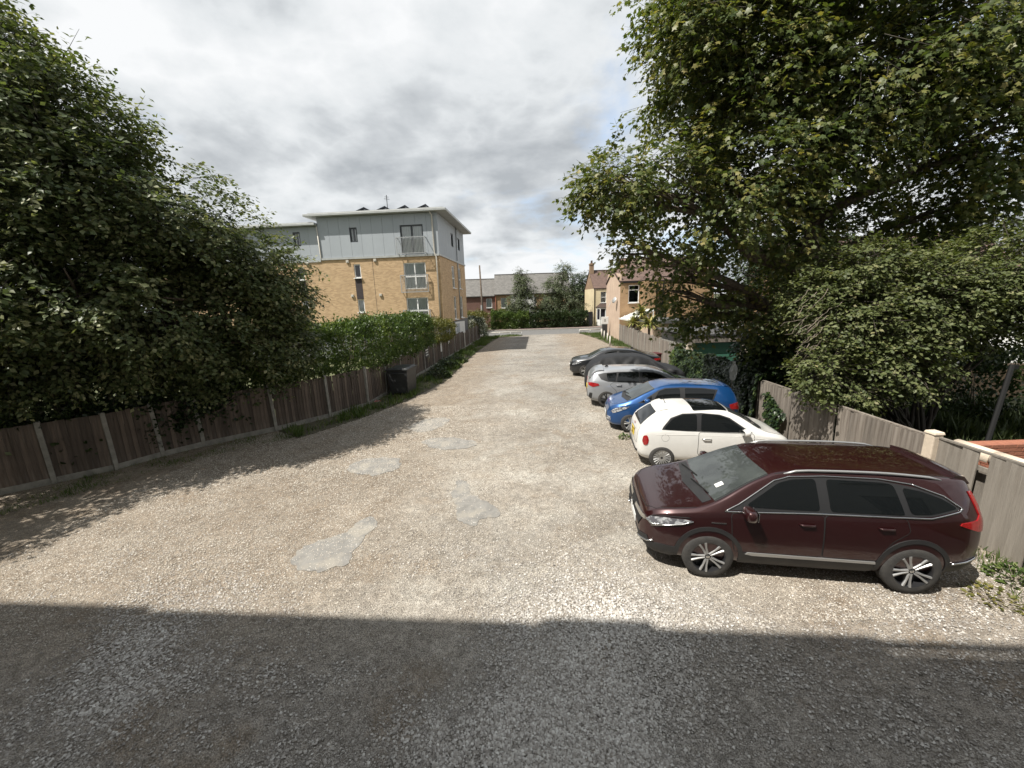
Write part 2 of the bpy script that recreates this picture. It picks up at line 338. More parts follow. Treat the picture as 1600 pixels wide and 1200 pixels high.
# ------------------------------------------------------------ ground
def struct(o): o['kind'] = 'structure'; return o
mb = MB(); mb.face([(-700, -300, -.06), (700, -300, -.06), (700, 1100, -.06), (-700, 1100, -.06)])
struct(mb.build('ground', 'grass_ground'))
LF = [(-13.9, 7.05), (-12.45, 8.3), (-11.52, 9.11), (-10.68, 9.83), (-10.18, 10.70), (-9.57, 11.46), (-8.10, 12.76), (-6.90, 14.18), (-6.0, 15.7)]
LF_END = (-3.3, 42.3)
RFX = [(-6, 7.5), (4.4, 7.5), (11.6, 7.55), (12.3, 8.0), (19.4, 8.55), (36.4, 10.15), (46, 10.9)]
def lerp_pts(pts, y, iy=0, ix=1):
    ys = [p[iy] for p in pts]; xs = [p[ix] for p in pts]; return float(np.interp(y, ys, xs))
LFY = [(-6, -14), (6, -14)]+[(p[1], p[0]) for p in LF[1:]]+[(42.3, -3.3), (46, -2.9)]
def yard():
    ys = np.concatenate([np.arange(-5, 14, .1), np.arange(14, 45.7, .3)]); nx = 150; V = []; F = []
    for y in ys:
        a = lerp_pts(LFY, y); b = lerp_pts(RFX, y)
        for i in range(nx+1):
            x = a+(b-a)*i/nx; z = .010*noise.noise((x*.45, y*.45, 0))+.006*noise.noise((x*1.7, y*1.7, 3))+.003*noise.noise((x*5, y*5, 6)); V.append((x, y, z))
    for j in range(len(ys)-1):
        for i in range(nx): k = j*(nx+1)+i; F.append((k, k+1, k+nx+2, k+nx+1))
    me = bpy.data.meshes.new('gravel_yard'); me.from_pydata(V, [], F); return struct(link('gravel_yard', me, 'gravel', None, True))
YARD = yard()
def blob_sheet(name, outline_px, z, mat, parent, wob=.04, sub=6, thick=.03, amp=1.0):
    pts = [Vector((*g2(*p), 0)) for p in outline_px]; out = []
    for i in range(len(pts)):
        for k in range(sub*2):
            t = k/(sub*2); p0, p1, p2, p3 = pts[i-1], pts[i], pts[(i+1) % len(pts)], pts[(i+2) % len(pts)]
            q = .5*((2*p1)+(p2-p0)*t+(2*p0-5*p1+4*p2-p3)*t*t+(3*p1-p0-3*p2+p3)*t**3)
            n_ = noise.noise((q.x*3.1, q.y*3.1, 4.4))+.7*noise.noise((q.x*9, q.y*9, 1)); out.append((q.x+wob*n_, q.y+wob*(noise.noise((q.x*3, q.y*3, 9))+.7*noise.noise((q.x*9, q.y*9, 5)))))
    m = MB(); m.prism(out, z-thick, z); return struct(m.build(name, mat, parent))
blob_sheet('concrete_patch', [(453, 878), (470, 858), (520, 838), (575, 812), (588, 822), (560, 850), (545, 880), (500, 893), (465, 892)], .0095, 'slab_patch', YARD, .10)
blob_sheet('concrete_patch', [(712, 756), (728, 752), (745, 775), (778, 792), (780, 806), (752, 812), (735, 822), (716, 806), (708, 785)], .0095, 'slab_patch', YARD, .10)
blob_sheet('concrete_patch', [(545, 727), (580, 716), (622, 718), (618, 732), (590, 742), (552, 738)], .0095, 'slab_patch', YARD, .10)
blob_sheet('concrete_patch', [(660, 690), (700, 684), (742, 690), (738, 698), (690, 702)], .0095, 'slab_patch', YARD, .10)
blob_sheet('tarmac_patch', [(640, 668), (668, 655), (700, 654), (690, 667), (655, 676)], .009, 'slab_patch', YARD, .08)
# road, kerbs and pavement across the end of the yard
mb = MB(); mb.face([(-90, 45.4, -.012), (90, 45.4, -.012), (90, 52.4, -.012), (-90, 52.4, -.012)]); ROAD = struct(mb.build('road', 'asphalt'))
mb = MB(); mb.box((0, 53.35, .02), (180, 1.9, .16)); struct(mb.build('pavement', 'paving'))
for x0, x1 in ((-60, -2.9), (11.0, 60)):
    mb = MB(); mb.box(((x0+x1)/2, 45.5, .02), (x1-x0, .14, .2)); struct(mb.build('kerb', 'concrete', ROAD, .02))
mb = MB(); mb.box((0, 52.45, .02), (180, .14, .2)); struct(mb.build('kerb', 'concrete', ROAD, .02))
# grass verges (soil sheet + blades later)
def sheet(name, poly, z, mat, thick=.05):
    m = MB(); m.prism(poly, z-thick, z); return struct(m.build(name, mat))
VERGE_L = [(-8.0, 12.7), (-6.9, 14.05), (-6.0, 15.6), (-5.7, 18), (-4.6, 30), (-3.4, 42), (-2.9, 45.2), (1.4, 45.3), (1.2, 44.2), (-1.3, 43.4), (-2.3, 36), (-3.0, 29), (-3.5, 20.2), (-4.5, 16.4), (-5.6, 13.9), (-6.9, 11.9)]
VERGE_R = [(7.9, 45.2), (10.6, 45.2), (10.1, 36.4), (9.05, 25), (8.75, 25), (8.6, 33), (8.6, 39), (8.2, 43.5)]
VERGE_N = [(-14, 7), (-12.4, 8.25), (-11.5, 9.05), (-10.7, 9.75), (-10.2, 10.6), (-9.55, 11.35), (-8.05, 12.65), (-7.0, 11.95), (-8.4, 10.9), (-9.4, 9.7), (-10.0, 8.6), (-11.2, 7.2), (-12.5, 5.9)]
sheet('grass_verge', VERGE_L, .02, 'soil'); sheet('grass_verge', VERGE_R, .02, 'soil')
sheet('garden', [(7.62, -4), (30, -4), (30, 18), (8.4, 18), (7.95, 12.3), (7.6, 11.6)], .03, 'grass_ground', .08)
# ------------------------------------------------------------ fences
def fence(name, pts, label, board_w, hgt, wood, post=True, gravel=.16, seed=0, lean=0.0, capw=0.0, bthick=.018, post_h=None, jitter=.0, skip=()):
    """pts: post positions; boards between them, each board its own child"""
    r = random.Random(seed); root = empty(name, (pts[0][0], pts[0][1], 0), 0, label, 'fence')
    o0 = Vector((pts[0][0], pts[0][1], 0)); variants = {}
    for i in range(len(pts)-1):
        a = Vector((*pts[i], 0)); b = Vector((*pts[i+1], 0)); d = b-a; L = d.length; d.normalize(); nrm = Vector((-d.y, d.x, 0)); ang = math.atan2(d.y, d.x)
        R3 = Matrix.Rotation(ang, 3, 'Z')
        if gravel: MB().box(((a+b)/2-o0)+Vector((0, 0, gravel/2-.03)), (L-.10, .05, gravel+.06), R3).build('gravel_board', 'concrete', root, .006)
        n = max(1, round((L-.1)/board_w)); w = (L-.10)/n
        for k in range(n):
            if (i, k) in skip: continue
            h = hgt+r.uniform(-jitter, jitter); key = (round(w, 3), r.randrange(6))
            if key not in variants:
                m = MB(); ww = w*1.10; rr = random.Random(hash(key) % 999)
                v = [(-ww/2, -.004, 0), (ww/2, -.004-bthick*.3, 0), (ww/2, .012, 0), (-ww/2, .006, 0)]
                P = []
                for zz in (0, .5, 1):
                    bow = rr.uniform(-.004, .004); P.append([(x+rr.uniform(-.002, .002), y*1.0+bow-(bthick if x < 0 else 0), zz) for x, y, _ in v])
                for q in range(2):
                    for e in range(4): m.face([P[q][e], P[q][(e+1) % 4], P[q+1][(e+1) % 4], P[q+1][e]])
                m.face(P[2]); variants[key] = m.mesh('board', [wood])
            o = link('board', variants[key], None, root)
            c = a+d*(.05+w*(k+.5)); base = gravel-.01 if gravel else .01
            o.location = c-o0+Vector((0, 0, base)); o.scale = (1, 1, h-base); o.rotation_euler = (r.gauss(0, .006)+lean, r.gauss(0, .006+lean*.3), ang)
        for zz in (.35, hgt-.28):
            MB().box(((a+b)/2-o0)+nrm*.045+Vector((0, 0, zz)), (L-.1, .04, .07), R3).build('rail', wood, root)
        if capw: MB().box(((a+b)/2-o0)+Vector((0, 0, hgt+.018)), (L-.04, capw, .03), R3).build('cap_rail', wood, root)
    if post:
        ph = post_h or hgt+.06
        pm = MB().box((0, 0, ph/2-.05), (.10, .11, ph+.1)).mesh('post', ['concrete'], .012)
        for i, p in enumerate(pts):
            o = link('post', pm, None, root); o.location = (p[0]-o0.x, p[1]-o0.y, r.uniform(-.03, .03))
            j = min(i, len(pts)-2); o.rotation_euler = (r.gauss(0, .01), r.gauss(0, .015), math.atan2(pts[j+1][1]-pts[j][1], pts[j+1][0]-pts[j][0]))
    return root
fence('wooden_fence', LF, 'brown board fence with concrete posts under the big dark tree', .105, 1.56, 'wood_brown', seed=1, jitter=.012)
n_far = 14
far = [(LF[-1][0]+(LF_END[0]-LF[-1][0])*i/n_far, LF[-1][1]+(LF_END[1]-LF[-1][1])*i/n_far) for i in range(n_far+1)]
fence('wooden_fence', far, 'brown board fence with concrete posts below the long hedge', .15, 1.52, 'wood_brown', seed=2, jitter=.02)
# right-hand fences
near = [(7.5, 3.3), (7.48, 5.0), (7.46, 6.5), (7.5, 8.6), (7.52, 10.1), (7.55, 11.5)]
fence('weathered_fence', near[2:][::-1], 'leaning weathered grey board fence behind the white hatchback', .135, 1.5, 'wood_grey', post=False, gravel=0, seed=3, lean=.02, capw=.07, jitter=.008)
fence('weathered_fence', near[:3][::-1], 'pale weathered close-board fence with a missing board, by the maroon car', .215, 1.52, 'wood_end', post=False, gravel=0, seed=4, capw=.06, skip=((0, 3),), jitter=.004)
pst = empty('fence_post', (7.43, 6.5, 0), 0, 'square pale concrete fence post with rounded cap between the weathered fences', 'post')
MB().box((0, 0, .78), (.17, .17, 1.62)).build('shaft', 'coping', pst, .02); MB().box((0, 0, 1.615), (.20, .20, .05), taper=.85).build('cap', 'coping', pst, .012)
bo = MB().box((0, 0, 0), (.02, .5, 1.25)).build('timber_board', 'wood_end', None, .003)
bo.location = (7.62, 5.75, .62); tag(bo, 'plain timber board seen through the gap in the pale weathered fence', 'board')
ivyf = [(7.98, 12.3), (8.15, 14.6), (8.33, 16.9), (8.52, 19.3)]
fence('weathered_fence', [(7.98, 12.28), (7.55, 11.55)], 'short run of split grey boards between ivy and tree trunk', .1, 1.48, 'wood_grey', post=False, gravel=0, seed=5, lean=.03, jitter=.03)
fence('weathered_fence', ivyf[::-1], 'grey board fence smothered in dark ivy behind the blue car', .15, 1.42, 'wood_grey', post=False, gravel=0, seed=6)
farr = [(8.55+(10.1-8.55)*i/9, 19.4+(36.1-19.4)*i/9) for i in range(10)]
fence('weathered_fence', farr[::-1], 'weathered grey board fence running up to the pink rendered wall', .16, 1.55, 'wood_grey', seed=7, gravel=0, jitter=.02, post_h=1.6)
# brick wall with coping just over the pale fence
bw = empty('brick_wall', (7.86, 4.2, 0), 0, 'low red brick garden wall with pale rounded coping behind the pale fence', 'wall')
MB().box((0, 1.15, .66), (.18, 2.3, 1.32)).build('core', 'mortar', bw)
bm_ = MB().box((0, 0, 0), (.215, .212, .066)).mesh('brick', ['brick_single'], .005)
for rrow in range(6):
    for k in range(11):
        o = link('brick', bm_, None, bw); o.location = (random.uniform(-.003, .003), .03+k*.2235+(.11 if rrow % 2 else 0), 1.28-.076*rrow)
for k in range(4):
    MB().tube([(0, k*.575+.01, 1.345), (0, k*.575+.565, 1.345)], .135, 14).build('coping_stone', 'coping', bw, 0, True)
bw2 = empty('brick_wall', (8.05, 6.55, 0), 0, 'red brick wall crossing the garden beyond the rounded coping', 'wall')
MB().box((1.6, 0, .62), (3.2, .18, 1.24)).build('core', 'mortar', bw2)
bm2 = MB().box((0, 0, 0), (.212, .215, .066)).mesh('brick', ['brick_single'], .005)
for rrow in range(6):
    for k in range(14):
        o = link('brick', bm2, None, bw2); o.location = (.05+k*.2235+(.11 if rrow % 2 else 0), random.uniform(-.003, .003), 1.33-.076*rrow)
# ------------------------------------------------------------ buildings
def wall_holes(L, z0, z1, holes, depth=.12, flip=1):
    """wall in local (s, out) : face at out=0 with rectangular holes (s0,s1,za,zb) and reveals going back"""
    m = MB(); ss = sorted({0, L}|{h[0] for h in holes}|{h[1] for h in holes}); zs = sorted({z0, z1}|{h[2] for h in holes}|{h[3] for h in holes})
    for i in range(len(ss)-1):
        for j in range(len(zs)-1):
            sc, zc_ = (ss[i]+ss[i+1])/2, (zs[j]+zs[j+1])/2
            if any(h[0] < sc < h[1] and h[2] < zc_ < h[3] for h in holes): continue
            q = [(ss[i], 0, zs[j]), (ss[i+1], 0, zs[j]), (ss[i+1], 0, zs[j+1]), (ss[i], 0, zs[j+1])]
            m.face(q, 0, [(p[0], p[2]) for p in q])
    for a, b, c, d in holes:
        for q in ([(a, 0, c), (a, depth, c), (a, depth, d), (a, 0, d)], [(b, 0, c), (b, 0, d), (b, depth, d), (b, depth, c)], [(a, 0, c), (b, 0, c), (b, depth, c), (a, depth, c)], [(a, 0, d), (a, depth, d), (b, depth, d), (b, 0, d)]):
            m.face(q, 0, [(p[0]+p[1], p[2]) for p in q])
    return m
def face_frame(root, o, dr, out):
    """empty-free transform: matrix from local (s, back, z) to root space"""
    return Matrix(((dr[0], -out[0], 0, o[0]), (dr[1], -out[1], 0, o[1]), (0, 0, 1, 0), (0, 0, 0, 1)))
def put(o, mtx): o.matrix_local = mtx; return o
def window(root, mtx, h, frame='upvc', fw=.06, bars=(), curtain=True, sill=True, depth=.09, hbars=()):
    a, b, c, d = h; m = MB()
    m.box(((a+b)/2, depth, c+fw/2), (b-a, .06, fw)); m.box(((a+b)/2, depth, d-fw/2), (b-a, .06, fw))
    for x in (a+fw/2, b-fw/2): m.box((x, depth, (c+d)/2), (fw, .058, d-c-2*fw))
    for x in bars: m.box((a+(b-a)*x, depth, (c+d)/2), (fw*1.3, .056, d-c-2*fw))
    for z in hbars: m.box(((a+b)/2, depth, c+(d-c)*z), (b-a-2*fw, .05, fw*1.2))
    w = put(m.build('window', frame, root), mtx)
    g = MB(); g.face([(a+fw, depth+.006, c+fw), (b-fw, depth+.006, c+fw), (b-fw, depth+.006, d-fw), (a+fw, depth+.006, d-fw)]); g.build('pane', 'glass', w)
    k = MB(); k.box(((a+b)/2, depth+.6, (c+d)/2), (b-a+.02, .9, d-c+.02)); 
    k.f = [f for i, f in enumerate(k.f) if i != 2]; k.mi = k.mi[:5]; k.uv = k.uv[:5]; k.build('room', 'interior', w)
    if curtain:
        q = MB(); n = 28
        for i in range(n):
            x0 = a+fw+(b-a-2*fw)*i/n; x1 = a+fw+(b-a-2*fw)*(i+1)/n
            y0 = depth+.06+.015*math.sin(i*1.9); y1 = depth+.06+.015*math.sin((i+1)*1.9)
            if curtain == 'open' and .33 < (i+.5)/n < .67: continue
            q.face([(x0, y0, c), (x1, y1, c), (x1, y1, d), (x0, y0, d)])
        q.build('curtain', 'curtain', w)
    if sill: MB().box(((a+b)/2, -.02, c-.025), (b-a+.1, .22, .05)).build('sill', frame, w)
    return w
def railing(root, mtx, s0, s1, z0, z1, dep, mat='grey_metal', gap=.1):
    m = MB()
    for z in (z0, z1): m.box(((s0+s1)/2, -dep, z), (s1-s0, .045, .05))
    for s in (s0, s1):
        for z in (z0, z1): m.box((s, -dep/2, z), (.045, dep, .05))
        m.box((s, -dep, (z0+z1)/2), (.05, .05, z1-z0))
    r = put(m.build('balcony_rail', mat, root), mtx)
    n = int((s1-s0)/gap); bm0 = MB().box((0, 0, 0), (.02, .02, z1-z0)).mesh('bar', [mat])
    for i in range(1, n):
        o = link('bar', bm0, None, r); o.location = (s0+(s1-s0)*i/n, -dep, (z0+z1)/2)
    return r
D2 = (.0741, .99725); N2 = (-.99725, .0741)   # apartment side direction, front direction (leftwards)
apt = empty('apartment_block', (-5.01, 30.0, 0), 0, 'four-level flat-roofed apartment block of buff brick with grey clad top floor', 'building')
FR = face_frame(apt, (0, 0), N2, (-D2[0], -D2[1])); RT = face_frame(apt, (0, 0), D2, (-N2[0], -N2[1]))
fr_holes = [(1.10, 2.77, 5.10, 7.0), (1.10, 2.77, 2.60, 4.47), (6.05, 6.57, 6.05, 7.04), (6.05, 6.57, 3.5, 4.47), (10.46, 10.98, 6.05, 7.0), (10.46, 10.98, 3.6, 4.5)]
rt_holes = [(3.95, 5.05, 5.2, 7.03), (6.75, 7.8, 5.2, 7.03), (4.05, 5.1, 2.58, 4.52), (6.85, 8.0, 2.58, 4.52)]
LEN = 22.0; DEP = 9.9
put(wall_holes(LEN, 2.45, 7.42, fr_holes).build('wall', 'brick_buff', apt, uv=True), FR)
put(wall_holes(DEP, 2.45, 7.42, rt_holes).build('wall', 'brick_buff', apt, uv=True), RT)
mb = MB()
for zz0, zz1, ins in ((-.05, 2.45, -.02),):
    mb.box((LEN/2-.01, DEP/2+.01, (zz0+zz1)/2), (LEN+.02, DEP, zz1-zz0))
put(mb.build('plinth', 'plinth', apt), FR)
put(MB().box((LEN/2, DEP/2+.6, 6.0), (LEN-.8, DEP-1.2, 6.9)).build('core', 'interior', apt), FR)
for h in fr_holes[:2]: window(apt, FR, h, bars=(.5,), hbars=(.48,), sill=False, fw=.075)
for h in fr_holes[2:]: window(apt, FR, h, curtain=(h[3] < 5), fw=.07)
for h in rt_holes: window(apt, RT, h, bars=(), hbars=(.45,), fw=.075)
for s0 in (6.05, 10.46):
    put(MB().box((s0+.26, .035, 5.26), (.52, .09, 1.54)).build('brick_panel', 'brick_brown', apt, uv=True), FR)
# string course, cladding panels, roof slabs
put(MB().box((4.5, -.02, 7.48), (9.0, .12, .13)).build('string_course', 'fascia', apt), FR); put(MB().box((15.5, .0, 7.36), (12.98, .12, .13)).build('string_course', 'fascia', apt), FR)
put(MB().box((DEP/2, -.02, 7.48), (DEP, .12, .13)).build('string_course', 'fascia', apt), RT)
def cladding(mtx, L, z0, z1, holes, pw, off=0.0):
    put(MB().box((L/2, .12, (z0+z1)/2), (L, .1, z1-z0)).build('cladding_base', 'dark_frame', apt), mtx) if not holes else None
    n = round(L/pw); edges = [i*L/n for i in range(n+1)]
    for i in range(n):
        a, b = edges[i]+.006, edges[i+1]-.006; segs = [(z0, z1)]; m = MB()
        rects = [(a, b, z0, z1)]
        for h in holes:
            new = []
            for ra, rb, rc, rd in rects:
                if h[1] <= ra or h[0] >= rb: new.append((ra, rb, rc, rd)); continue
                if h[2] > rc: new.append((ra, rb, rc, h[2]))
                if h[3] < rd: new.append((ra, rb, h[3], rd))
                if h[0] > ra: new.append((ra, h[0], max(rc, h[2]), min(rd, h[3])))
                if h[1] < rb: new.append((h[1], rb, max(rc, h[2]), min(rd, h[3])))
            rects = new
        for ra, rb, rc, rd in rects: put(MB().box(((ra+rb)/2, .02+off, (rc+rd)/2), (rb-ra, .04, rd-rc)).build('cladding_panel', 'clad', apt), mtx)
cf = [(1.1, 2.8, 7.6, 9.63), (6.02, 6.6, 8.6, 9.62)]
cr = [(4.3, 5.2, 8.6, 9.66), (6.95, 8.0, 8.6, 9.66)]
cl = [(1.46, 2.02, 8.5, 9.5), (5.6, 6.2, 8.5, 9.5)]
FL = face_frame(apt, (N2[0]*9.0+D2[0]*.10, N2[1]*9.0+D2[1]*.10), N2, (-D2[0], -D2[1]))
for mtx, L, z1, hs in ((FR, 9.0, 10.42, cf), (RT, DEP, 10.42, cr), (FL, 13.0, 9.85, cl)):
    put(wall_holes(L, 7.5, z1, hs, .1).build('cladding_backing', 'clad_joint', apt), mtx @ Matrix.Translation((0, .06, 0)))
    cladding(mtx, L, 7.56 if mtx is not FL else 7.44, z1-.02, hs, .8)
    for h in hs: window(apt, mtx, h, 'dark_frame', fw=.09, bars=((.5,) if h[1]-h[0] > 1.3 else ()), curtain=('open' if h[1]-h[0] < 1.3 else True), sill=False)
railing(apt, FR, .92, 3.02, 7.62, 8.72, .42); railing(apt, FR, .95, 2.99, 4.88, 6.1, .2); railing(apt, FR, .95, 2.99, 2.45, 3.56, .2)
def roof_slab(mtx, s0, s1, d0, d1, z, t=.22):
    put(MB().box(((s0+s1)/2, (d0+d1)/2, z+t/2), (s1-s0, d1-d0, t)).build('roof', 'fascia', apt, .02), mtx)
    put(MB().box(((s0+s1)/2, (d0+d1)/2, z+t+.05), (s1-s0-.5, d1-d0-.5, .1)).build('roof_deck', 'fascia', apt), mtx)
roof_slab(FR, -.75, 9.75, -.45, DEP+.5, 10.43, .17); roof_slab(FL, .02, 13.2, -.45, DEP, 9.86, .16)
for i, s in enumerate((1.5, 3.05, 4.6, 6.2)):
    m = MB(); R3 = Matrix.Rotation(math.radians(20), 3, 'Y'); m.box((s, 1.8, 11.0), (1.05, 1.7, .05), R3); m.box((s-.45, 1.8, 10.92), (.04, 1.6, .3)); put(m.build('solar_panel', 'solar', apt), FR)
put(MB().tube([(4.0, 1.2, 10.7), (4.0, 1.2, 12.0)], .025, 6).tube([(3.8, 1.2, 11.7), (4.2, 1.2, 11.75)], .015, 6).tube([(3.85, 1.2, 11.85), (4.15, 1.2, 11.88)], .015, 6).build('aerial', 'pipe_black', apt), FR)
put(MB().tube([(.45, -.3, 10.4), (.36, -.09, 10.2), (.34, -.07, 7.62), (.22, -.09, 7.35), (.22, -.07, 2.5)], .05, 8).build('downpipe', 'pipe_white', apt, 0, True), FR)
put(MB().tube([(9.02, -.06, 9.8), (8.98, -.05, 7.6), (8.95, -.05, 7.4)], .045, 8).build('downpipe', 'pipe_white', apt, 0, True), FR)
put(MB().tube([(6.3, -.06, 10.4), (6.3, -.06, 2.5)], .05, 8).build('downpipe', 'grey_metal', apt, 0, True), RT)
vm = MB().box((0, -.04, 0), (.2, .1, .2)).box((0, -.1, -.02), (.1, .02, .08)).mesh('vent_box', ['pipe_white'])
for s, z in ((10.1, 7.2), (6.98, 7.25), (4.87, 7.27), (9.9, 4.6), (6.9, 4.75), (4.7, 4.75)):
    put(link('vent_box', vm, None, apt), FR @ Matrix.Translation((s, 0, z)))
put(MB().box((5.1, -.003, 4.9), (.015, .012, 4.9)).build('movement_joint', 'dark_frame', apt), FR)
# generic house blocks -------------------------------------------------
def house_box(root, o, ang, L, D, z1, mat, holes_front=(), holes_left=(), z0=-.05, name='wall'):
    """front face from o along ang (length L); depth D behind it; returns frames (front, left)"""
    d = (math.cos(ang), math.sin(ang)); b = (-d[1], d[0])
    fm = face_frame(root, o, d, (-b[0], -b[1]))
    ol = (o[0]+b[0]*D, o[1]+b[1]*D); lm = face_frame(root, ol, (-b[0], -b[1]), (-d[0], -d[1]))
    put(wall_holes(L, z0, z1, list(holes_front)).build(name, mat, root, uv=True), fm); put(wall_holes(D, z0, z1, list(holes_left)).build(name, mat, root, uv=True), lm)
    m = MB()
    for q in ([(L, 0), (L, D)], [(L, D), (0, D)]):
        pts = [(q[0][0], q[0][1], z0), (q[1][0], q[1][1], z0), (q[1][0], q[1][1], z1), (q[0][0], q[0][1], z1)]; m.face(pts, 0, [(p[0]+p[1], p[2]) for p in pts])
    put(m.build(name, mat, root, uv=True), fm); return fm, lm
def gable_roof(root, fm, L, D, ze, zr, mat, ridge='s', over=.25, wallmat=None, s0=0, ridge_at=.5, t=.12):
    """ridge along s (front/back slopes) or along depth; closed slabs"""
    if ridge == 's':
        rm = D*ridge_at
        for y0, y1, in ((-over, rm), (D+over, rm)):
            m = MB(); k = (zr-ze)/abs(rm-(0 if y0 < rm else D)); za = ze-k*over
            lo = [(s0-over, y0, za), (s0+L+over, y0, za), (s0+L+over, y1, zr), (s0-over, y1, zr)]; ln = math.hypot(y1-y0, zr-za)
            up = [(p[0], p[1], p[2]+t) for p in lo]; uv = [(lo[0][0], 0), (lo[1][0], 0), (lo[1][0], ln), (lo[0][0], ln)]
            m.face(up, 0, uv); m.face(lo[::-1], 0)
            for i in range(4): m.face([lo[i], lo[(i+1) % 4], up[(i+1) % 4], up[i]])
            put(m.build('roof', mat, root, uv=True), fm)
        if wallmat:
            m = MB()
            for s in (s0, s0+L):
                q = [(s, 0, ze), (s, D, ze), (s, rm, zr)]; m.face(q, 0, [(p[1], p[2]) for p in q])
            put(m.build('gable', wallmat, root, uv=True), fm)
        put(MB().tube([(s0-over, rm, zr+t), (s0+L+over, rm, zr+t)], .1, 8).build('ridge', mat, root), fm)
    else:
        rm = L*ridge_at
        for x0, x1 in ((-over, rm), (L+over, rm)):
            m = MB(); k = (zr-ze)/abs(rm-(0 if x0 < rm else L)); za = ze-k*over
            lo = [(s0+x0, -over, za), (s0+x1, -over, zr), (s0+x1, D+over, zr), (s0+x0, D+over, za)]; ln = math.hypot(x1-x0, zr-za)
            up = [(p[0], p[1], p[2]+t) for p in lo]; uv = [(0, 0), (0, ln), (D, ln), (D, 0)]
            m.face(up, 0, uv); m.face(lo[::-1], 0)
            for i in range(4): m.face([lo[i], lo[(i+1) % 4], up[(i+1) % 4], up[i]])
            put(m.build('roof', mat, root, uv=True), fm)
        if wallmat:
            m = MB()
            for y in (0, D):
                q = [(s0, y, ze), (s0+L, y, ze), (s0+rm, y, zr)]; m.face(q, 0, [(p[0], p[2]) for p in q])
            put(m.build('gable', wallmat, root, uv=True), fm)
# far terrace across the road
t1 = empty('terrace_house', (-18, 62, 0), 0, 'dark red brick house with low slate roof behind the telegraph pole', 'house')
h1 = [(14.4, 15.3, 2.9, 4.3)]
fm, lm = house_box(t1, (0, 0), 0, 15.9, 8, 4.75, 'brick_red', h1); window(t1, fm, h1[0]); gable_roof(t1, fm, 15.5, 8, 4.75, 7.3, 'slate', wallmat='brick_red')
t2 = empty('terrace_house', (-2.05, 61.6, 0), 0, 'long terrace of orange brick and white panels with tall slate roof', 'house')
h2 = [(.75, 1.7, 2.8, 4.35), (5.2, 6.2, 2.8, 4.35), (7.3, 8.3, 2.8, 4.35), (8.9, 9.9, .6, 2.0), (3.7, 4.6, .1, 2.1)]
fm, lm = house_box(t2, (0, 0), 0, 11.4, 8.4, 4.95, 'brick_orange', h2)
for h in h2: window(t2, fm, h)
put(wall_holes(3.6, 0.2, 4.9, [(2.9, 3.6, .1, .1)]).build('white_panel', 'render_white', t2), fm @ Matrix.Translation((2.3, -.05, 0)))
gable_roof(t2, fm, 11.4, 8.4, 4.95, 7.9, 'slate', wallmat='brick_orange')
put(MB().tube([(-.05, -.08, 4.8), (-.05, -.08, 0)], .06, 8).build('downpipe', 'brick_single', t2), fm)
# cream house with chimney
ch = empty('cream_house', (12.1, 57.0, 0), 0, 'cream rendered house with brown tiled roof, bay window and chimney', 'house')
hf = [(.95, 1.75, 3.2, 4.75)]
fm, lm = house_box(ch, (0, 0), 0, 6.5, 7.0, 5.2, 'render_cream', hf); window(ch, fm, hf[0], hbars=(.5,))
gable_roof(ch, fm, 6.5, 7.0, 5.2, 7.75, 'tile_brown', wallmat='brick_stock', over=.08)
put(MB().box((.25, 3.2, 7.9), (.55, .8, 2.0)).box((.25, 3.2, 8.75), (.68, .93, .14)).build('chimney', 'brick_stock', ch, uv=True), fm)
put(MB().lathe([(8.8, .12), (9.3, .10)], 10, 'Z', c=(.25, 3.0, 0)).lathe([(8.8, .12), (9.3, .10)], 10, 'Z', c=(.25, 3.4, 0)).build('chimney_pot', 'tile_brown', ch), fm)
bay = MB(); bp_ = [(.4, 0), (.75, -.7), (2.3, -.7), (2.65, 0)]
bay.prism(bp_, 0, .85); b1 = put(bay.build('bay_window', 'render_white', ch), fm)
m = MB(); m.prism(bp_, 2.35, 2.6)
for p in ((.43, -.02), (.77, -.66), (1.53, -.66), (2.28, -.66), (2.62, -.02)): m.box((p[0], p[1], 1.6), (.12, .1, 1.5))
m.build('frame', 'upvc', b1); m = MB(); m.prism([(.47, 0), (.8, -.62), (2.25, -.62), (2.58, 0)], .85, 2.35); m.build('pane', 'car_glass' if 'car_glass' in MATS else 'solar', b1)
m = MB(); a = [(.25, 0, 2.6), (.7, -.85, 2.6), (2.35, -.85, 2.6), (2.8, 0, 2.6)]; tp = [(.9, 0, 3.15), (2.1, 0, 3.15)]
m.face([a[0], a[1], tp[0]]); m.face([a[1], a[2], tp[1], tp[0]]); m.face([a[2], a[3], tp[1]]); m.build('bay_roof', 'tile_brown', b1)
put(MB().tube([(.06, -.06, 5.1), (.06, -.06, .1)], .05, 8).build('downpipe', 'pipe_black', ch), fm)
MB().box((-.7, -.5, 1.0), (.9, .06, 2.0)).build('side_gate', 'dark_frame', ch)
